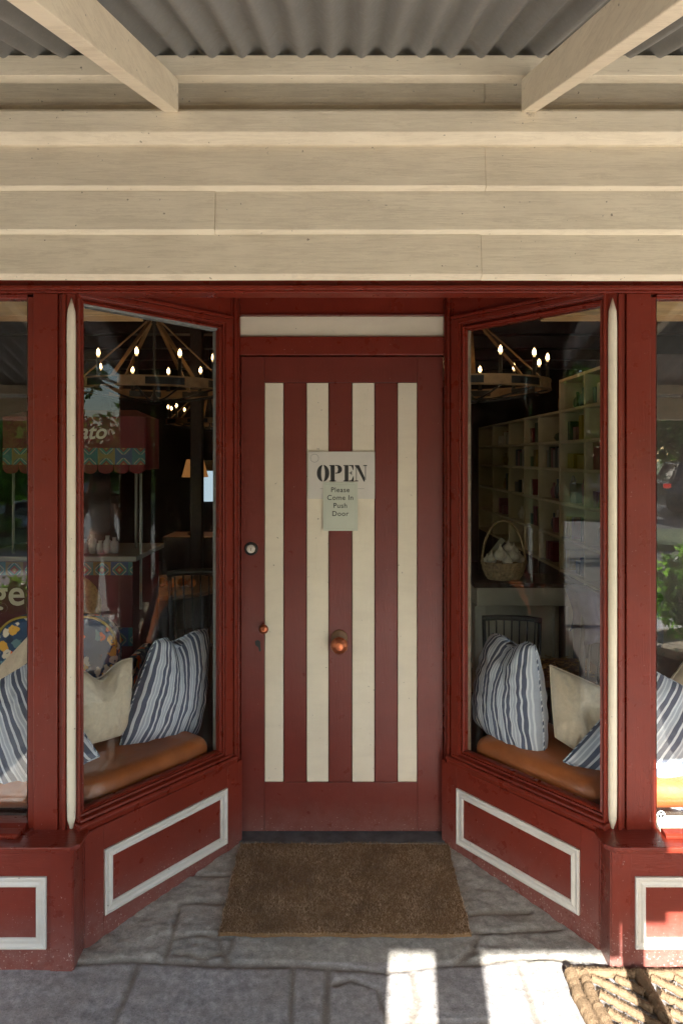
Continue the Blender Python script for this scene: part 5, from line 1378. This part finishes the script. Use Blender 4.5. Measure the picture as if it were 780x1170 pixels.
for sgn, lb in ((1, 'unseen tall hedge added far to the right to darken reflections'), (-1, 'unseen tall hedge added far to the left to darken reflections')):  # side hedges added to cover bright gaps in the window reflections
    h2 = MB()
    for k in range(9): leaf_cloud(h2, (sgn * 21.5, -4 + k * 1.3, 1.6), (.8, 1.1, 1.9), 520, 0.20, rng=rg, shell=.3)
    h2.build('hedge', 'leafg', None, label=lb, cat='hedge')
hg.build('hedge', 'leafg', None, label='long green hedge far across the car park', cat='hedge')

# parked cars
def car(name, x, y, rz_, paintm, label, suv=True, lit=True):
    t = thing(name, label, 'car', (0, 0, 0))
    h = 1.0 if suv else 0.86
    side = [(-2.25, .35), (-2.28, .75), (-2.2, 1.0 * h), (-2.05, 1.12 * h), (-1.85, 1.62 * h), (-1.5, 1.70 * h), (0.2, 1.70 * h), (0.55, 1.60 * h), (1.15, 1.12 * h), (2.05, 0.98 * h), (2.25, .75), (2.27, .35)]
    mb = MB(); n = len(side); cs = [(-1, .88), (-.93, .98), (0, 1.0), (.93, .98), (1, .88)]
    vs = []
    for q, k in ((-.90, 0), (-.86, 1), (.86, 1), (.90, 0)):
        for (a, b) in side:
            tuck = 0.16 * max(0, (b - 1.1 * h) / (.6 * h)); yy = q * (1 - tuck); vs.append((a * (1 if k else .985), yy, b if k else b - 0.02 * (b > .5)))
    fs = [(j * n + i, j * n + (i + 1) % n, (j + 1) * n + (i + 1) % n, (j + 1) * n + i) for j in range(3) for i in range(n)] + [tuple(range(n))[::-1], tuple(range(3 * n, 4 * n))]
    mb.add(vs, fs); body_ = mb.build('body', paintm, t, bevel=0.03, seg=2)
    for sy in (-1, 1):
        mb = MB(); pp = [(-1.72, 1.14 * h), (-1.58, 1.60 * h), (.12, 1.60 * h), (.42, 1.52 * h), (.98, 1.14 * h)]
        vs = []
        for (a, b) in pp:
            yy = .90 * (1 - .16 * max(0, (b - 1.1 * h) / (.6 * h))); vs += [(a, sy * (yy + .008), b)]
        for (a, b) in pp:
            yy = .90 * (1 - .16 * max(0, (b - 1.1 * h) / (.6 * h))); vs += [(a, sy * (yy - .03), b)]
        mb.add(vs, [(0, 1, 2, 3, 4), (9, 8, 7, 6, 5)] + [(i, (i + 1) % 5, 5 + (i + 1) % 5, 5 + i) for i in range(5)]); mb.build('side_glass', 'carglass', t)
        for wx in (-1.38, 1.38):
            mb = MB(); mb.lathe([(0.36, -.11), (.37, 0), (.36, .11), (.24, .12), (.24, -.12)], (wx, sy * .82, .36), 28, 'y'); wh = mb.build('wheel', 'tyre', t, smooth=False)
            mb = MB(); mb.lathe([(0.235, -.118), (.235, .118), (.06, .10), (.0, .10)], (wx, sy * .82, .36), 10, 'y'); mb.build('rim', 'rimmetal', wh)
        mb = MB(); mb.box(-2.30, -2.12, sy * .86 - .10, sy * .86 + .05, .88 * h, 1.02 * h); mb.build('tail_light', 'tail' if lit else 'redtin', t, bevel=0.02)
        mb = MB(); mb.box(2.08, 2.26, sy * .78 - .12, sy * .78 + .10, .72, .88 * h); mb.build('headlight', 'headl', t, bevel=0.03)
    mb = MB(); mb.add([(-2.09, -.66, 1.14 * h), (-2.09, .66, 1.14 * h), (-1.88, .60, 1.58 * h), (-1.88, -.60, 1.58 * h)], [(0, 1, 2, 3)]); o = mb.build('rear_glass', 'carglass', t)
    mb = MB(); mb.add([(1.13, -.66, 1.16 * h), (1.13, .66, 1.16 * h), (.60, .60, 1.60 * h), (.60, -.60, 1.60 * h)], [(0, 1, 2, 3)]); o = mb.build('windscreen', 'carglass', t)
    t.location = (x, y, -.2); t.rotation_euler.z = rz_
    return t
car('parked_suv', 11.95, -16.5, R(8), 'suv', 'charcoal off-road car with a red tail light in the car park opposite')
car('parked_hatchback', 17.5, -4.6, R(0), 'silver', 'silver hatchback parked along the kerb to the right', suv=False, lit=False)
car('parked_wagon', -9.0, -12.9, R(180), 'silver', 'pale silver estate car parked beyond the verge opposite the left window', lit=False)
car('parked_hatchback', -15.5, -4.4, R(180), 'silver', 'silver hatchback parked along the kerb to the left', suv=False, lit=False)

# ------------------------------------------------------------------ person photographing, mirrored in the left angled glass
def skin(name, V, Ed, mat, parent, lvl=2, rootv=0):
    me = bpy.data.meshes.new(name); off = root_loc(parent) if parent else Vector((0, 0, 0))
    me.from_pydata([tuple(Vector(v[:3]) - off) for v in V], Ed, [])
    o = bpy.data.objects.new(name, me); COL.objects.link(o); o.parent = parent
    sk = o.modifiers.new('skin', 'SKIN'); sk.use_smooth_shade = True
    if not me.skin_vertices: me.skin_vertices.new() if hasattr(me.skin_vertices, 'new') else None
    if len(me.skin_vertices):
        for i, v in enumerate(V):
            r_ = v[3]; me.skin_vertices[0].data[i].radius = (r_, r_) if not isinstance(r_, tuple) else r_
            me.skin_vertices[0].data[i].use_root = (i == rootv)
    sb = o.modifiers.new('sub', 'SUBSURF'); sb.levels = lvl; sb.render_levels = lvl
    me.materials.append(M[mat]); return o
PX, PY, PZ = 4.15, 1.87, -0.104
pr = thing('person', 'standing person in white shirt and maroon trousers holding a camera to the face', 'person', (PX, PY, PZ))
# faces -x; lateral axis is y
def q(f, l, z, r_): return (PX - f, PY + l, PZ + z, r_)
V = [q(0, 0, .86, .125), q(0, 0, 1.02, .105), q(.01, 0, 1.18, .125), q(.0, 0, 1.30, .09), q(.01, 0, 1.37, .048), q(.02, 0, 1.44, .070), q(.03, 0, 1.52, .088), q(.02, 0, 1.57, .070)]
Ed = [(i, i + 1) for i in range(7)]
for sgn in (-1, 1):
    b = len(V); V += [q(0, sgn * .155, 1.27, .048), q(.10, sgn * .20, 1.08, .038), q(.22, sgn * .15, 1.22, .032), q(.21, sgn * .085, 1.44, .024), q(.205, sgn * .075, 1.50, .026)]
    Ed += [(3, b), (b, b + 1), (b + 1, b + 2), (b + 2, b + 3), (b + 3, b + 4)]
    for k, (df, dl, ln) in enumerate(((.0, .012, .040), (.008, .004, .048), (.012, -.004, .046), (.014, -.012, .038), (-.012, .020, .030))):
        c_ = len(V); V += [q(.205 + df, sgn * (.070 + dl), 1.52 + .010 * (k < 4), .0085), q(.205 + df, sgn * (.055 + dl * .8), 1.52 + ln * .7, .0075)]
        Ed += [(b + 4, c_), (c_, c_ + 1)]
    b = len(V); V += [q(0, sgn * .09, .80, .088), q(.01, sgn * .10, .46, .055), q(-.01, sgn * .11, .10, .038), q(.0, sgn * .11, .04, .036), q(.13, sgn * .12, .03, .030)]
    Ed += [(0, b), (b, b + 1), (b + 1, b + 2), (b + 2, b + 3), (b + 3, b + 4)]
skin('body', V, Ed, 'skin', pr)
V = [q(0, 0, .90, .140), q(0, 0, 1.04, .122), q(.01, 0, 1.18, .140), q(.0, 0, 1.30, .100)]; Ed = [(0, 1), (1, 2), (2, 3)]
for sgn in (-1, 1):
    b = len(V); V += [q(0, sgn * .158, 1.27, .062), q(.08, sgn * .19, 1.13, .055)]; Ed += [(3, b), (b, b + 1)]
skin('shirt', V, Ed, 'shirt', pr)
V = [q(0, 0, .88, .142)]; Ed = []
for sgn in (-1, 1):
    b = len(V); V += [q(0, sgn * .09, .78, .105), q(.01, sgn * .10, .46, .075), q(-.01, sgn * .11, .11, .060)]; Ed += [(0, b), (b, b + 1), (b + 1, b + 2)]
skin('trousers', V, Ed, 'trousers', pr)
for sgn in (-1, 1): skin('trainer', [q(-.03, sgn * .11, .05, .045), q(.06, sgn * .115, .045, .046), q(.16, sgn * .12, .035, .036)], [(0, 1), (1, 2)], 'shoe', pr, 2)
skin('hair', [q(-.035, 0, 1.60, .082), q(-.055, 0, 1.50, .078), q(-.06, 0, 1.40, .05)], [(0, 1), (1, 2)], 'hair', pr)
for sgn in (-1, 1):
    mb = MB(); c_ = q(.112, sgn * .032, 1.515, 0); mb.lathe([(.010 * math.sin(k * math.pi / 6), -.010 * math.cos(k * math.pi / 6)) for k in range(7)], c_[:3], 10); mb.build('eye', 'shirt', pr, smooth=True)
mb = MB(); c_ = q(.125, 0, 1.48, 0); mb.lathe([(.004, .03), (.012, .0), (.010, -.012), (.0, -.016)], c_[:3], 8); mb.build('nose', 'skin', pr, smooth=True)
mb = MB(); c_ = q(.108, 0, 1.435, 0); mb.box(c_[0] - .006, c_[0] + .006, c_[1] - .022, c_[1] + .022, c_[2] - .005, c_[2] + .005); mb.build('mouth', 'maroon', pr, bevel=.003)
cm = thing('camera_body', 'black camera held up to the face of the person on the footpath', 'camera', q(.21, 0, 1.50, 0)[:3])
c_ = Vector(q(.20, 0, 1.51, 0)[:3]); mb = MB(); mb.box(c_.x - .03, c_.x + .03, c_.y - .065, c_.y + .065, c_.z - .045, c_.z + .04); mb.build('body', 'camera', cm, bevel=.008)
mb = MB(); mb.tube([(c_.x - .03, c_.y, c_.z), (c_.x - .12, c_.y, c_.z)], [.034, .036], 20); mb.build('lens', 'camera', cm, smooth=False)
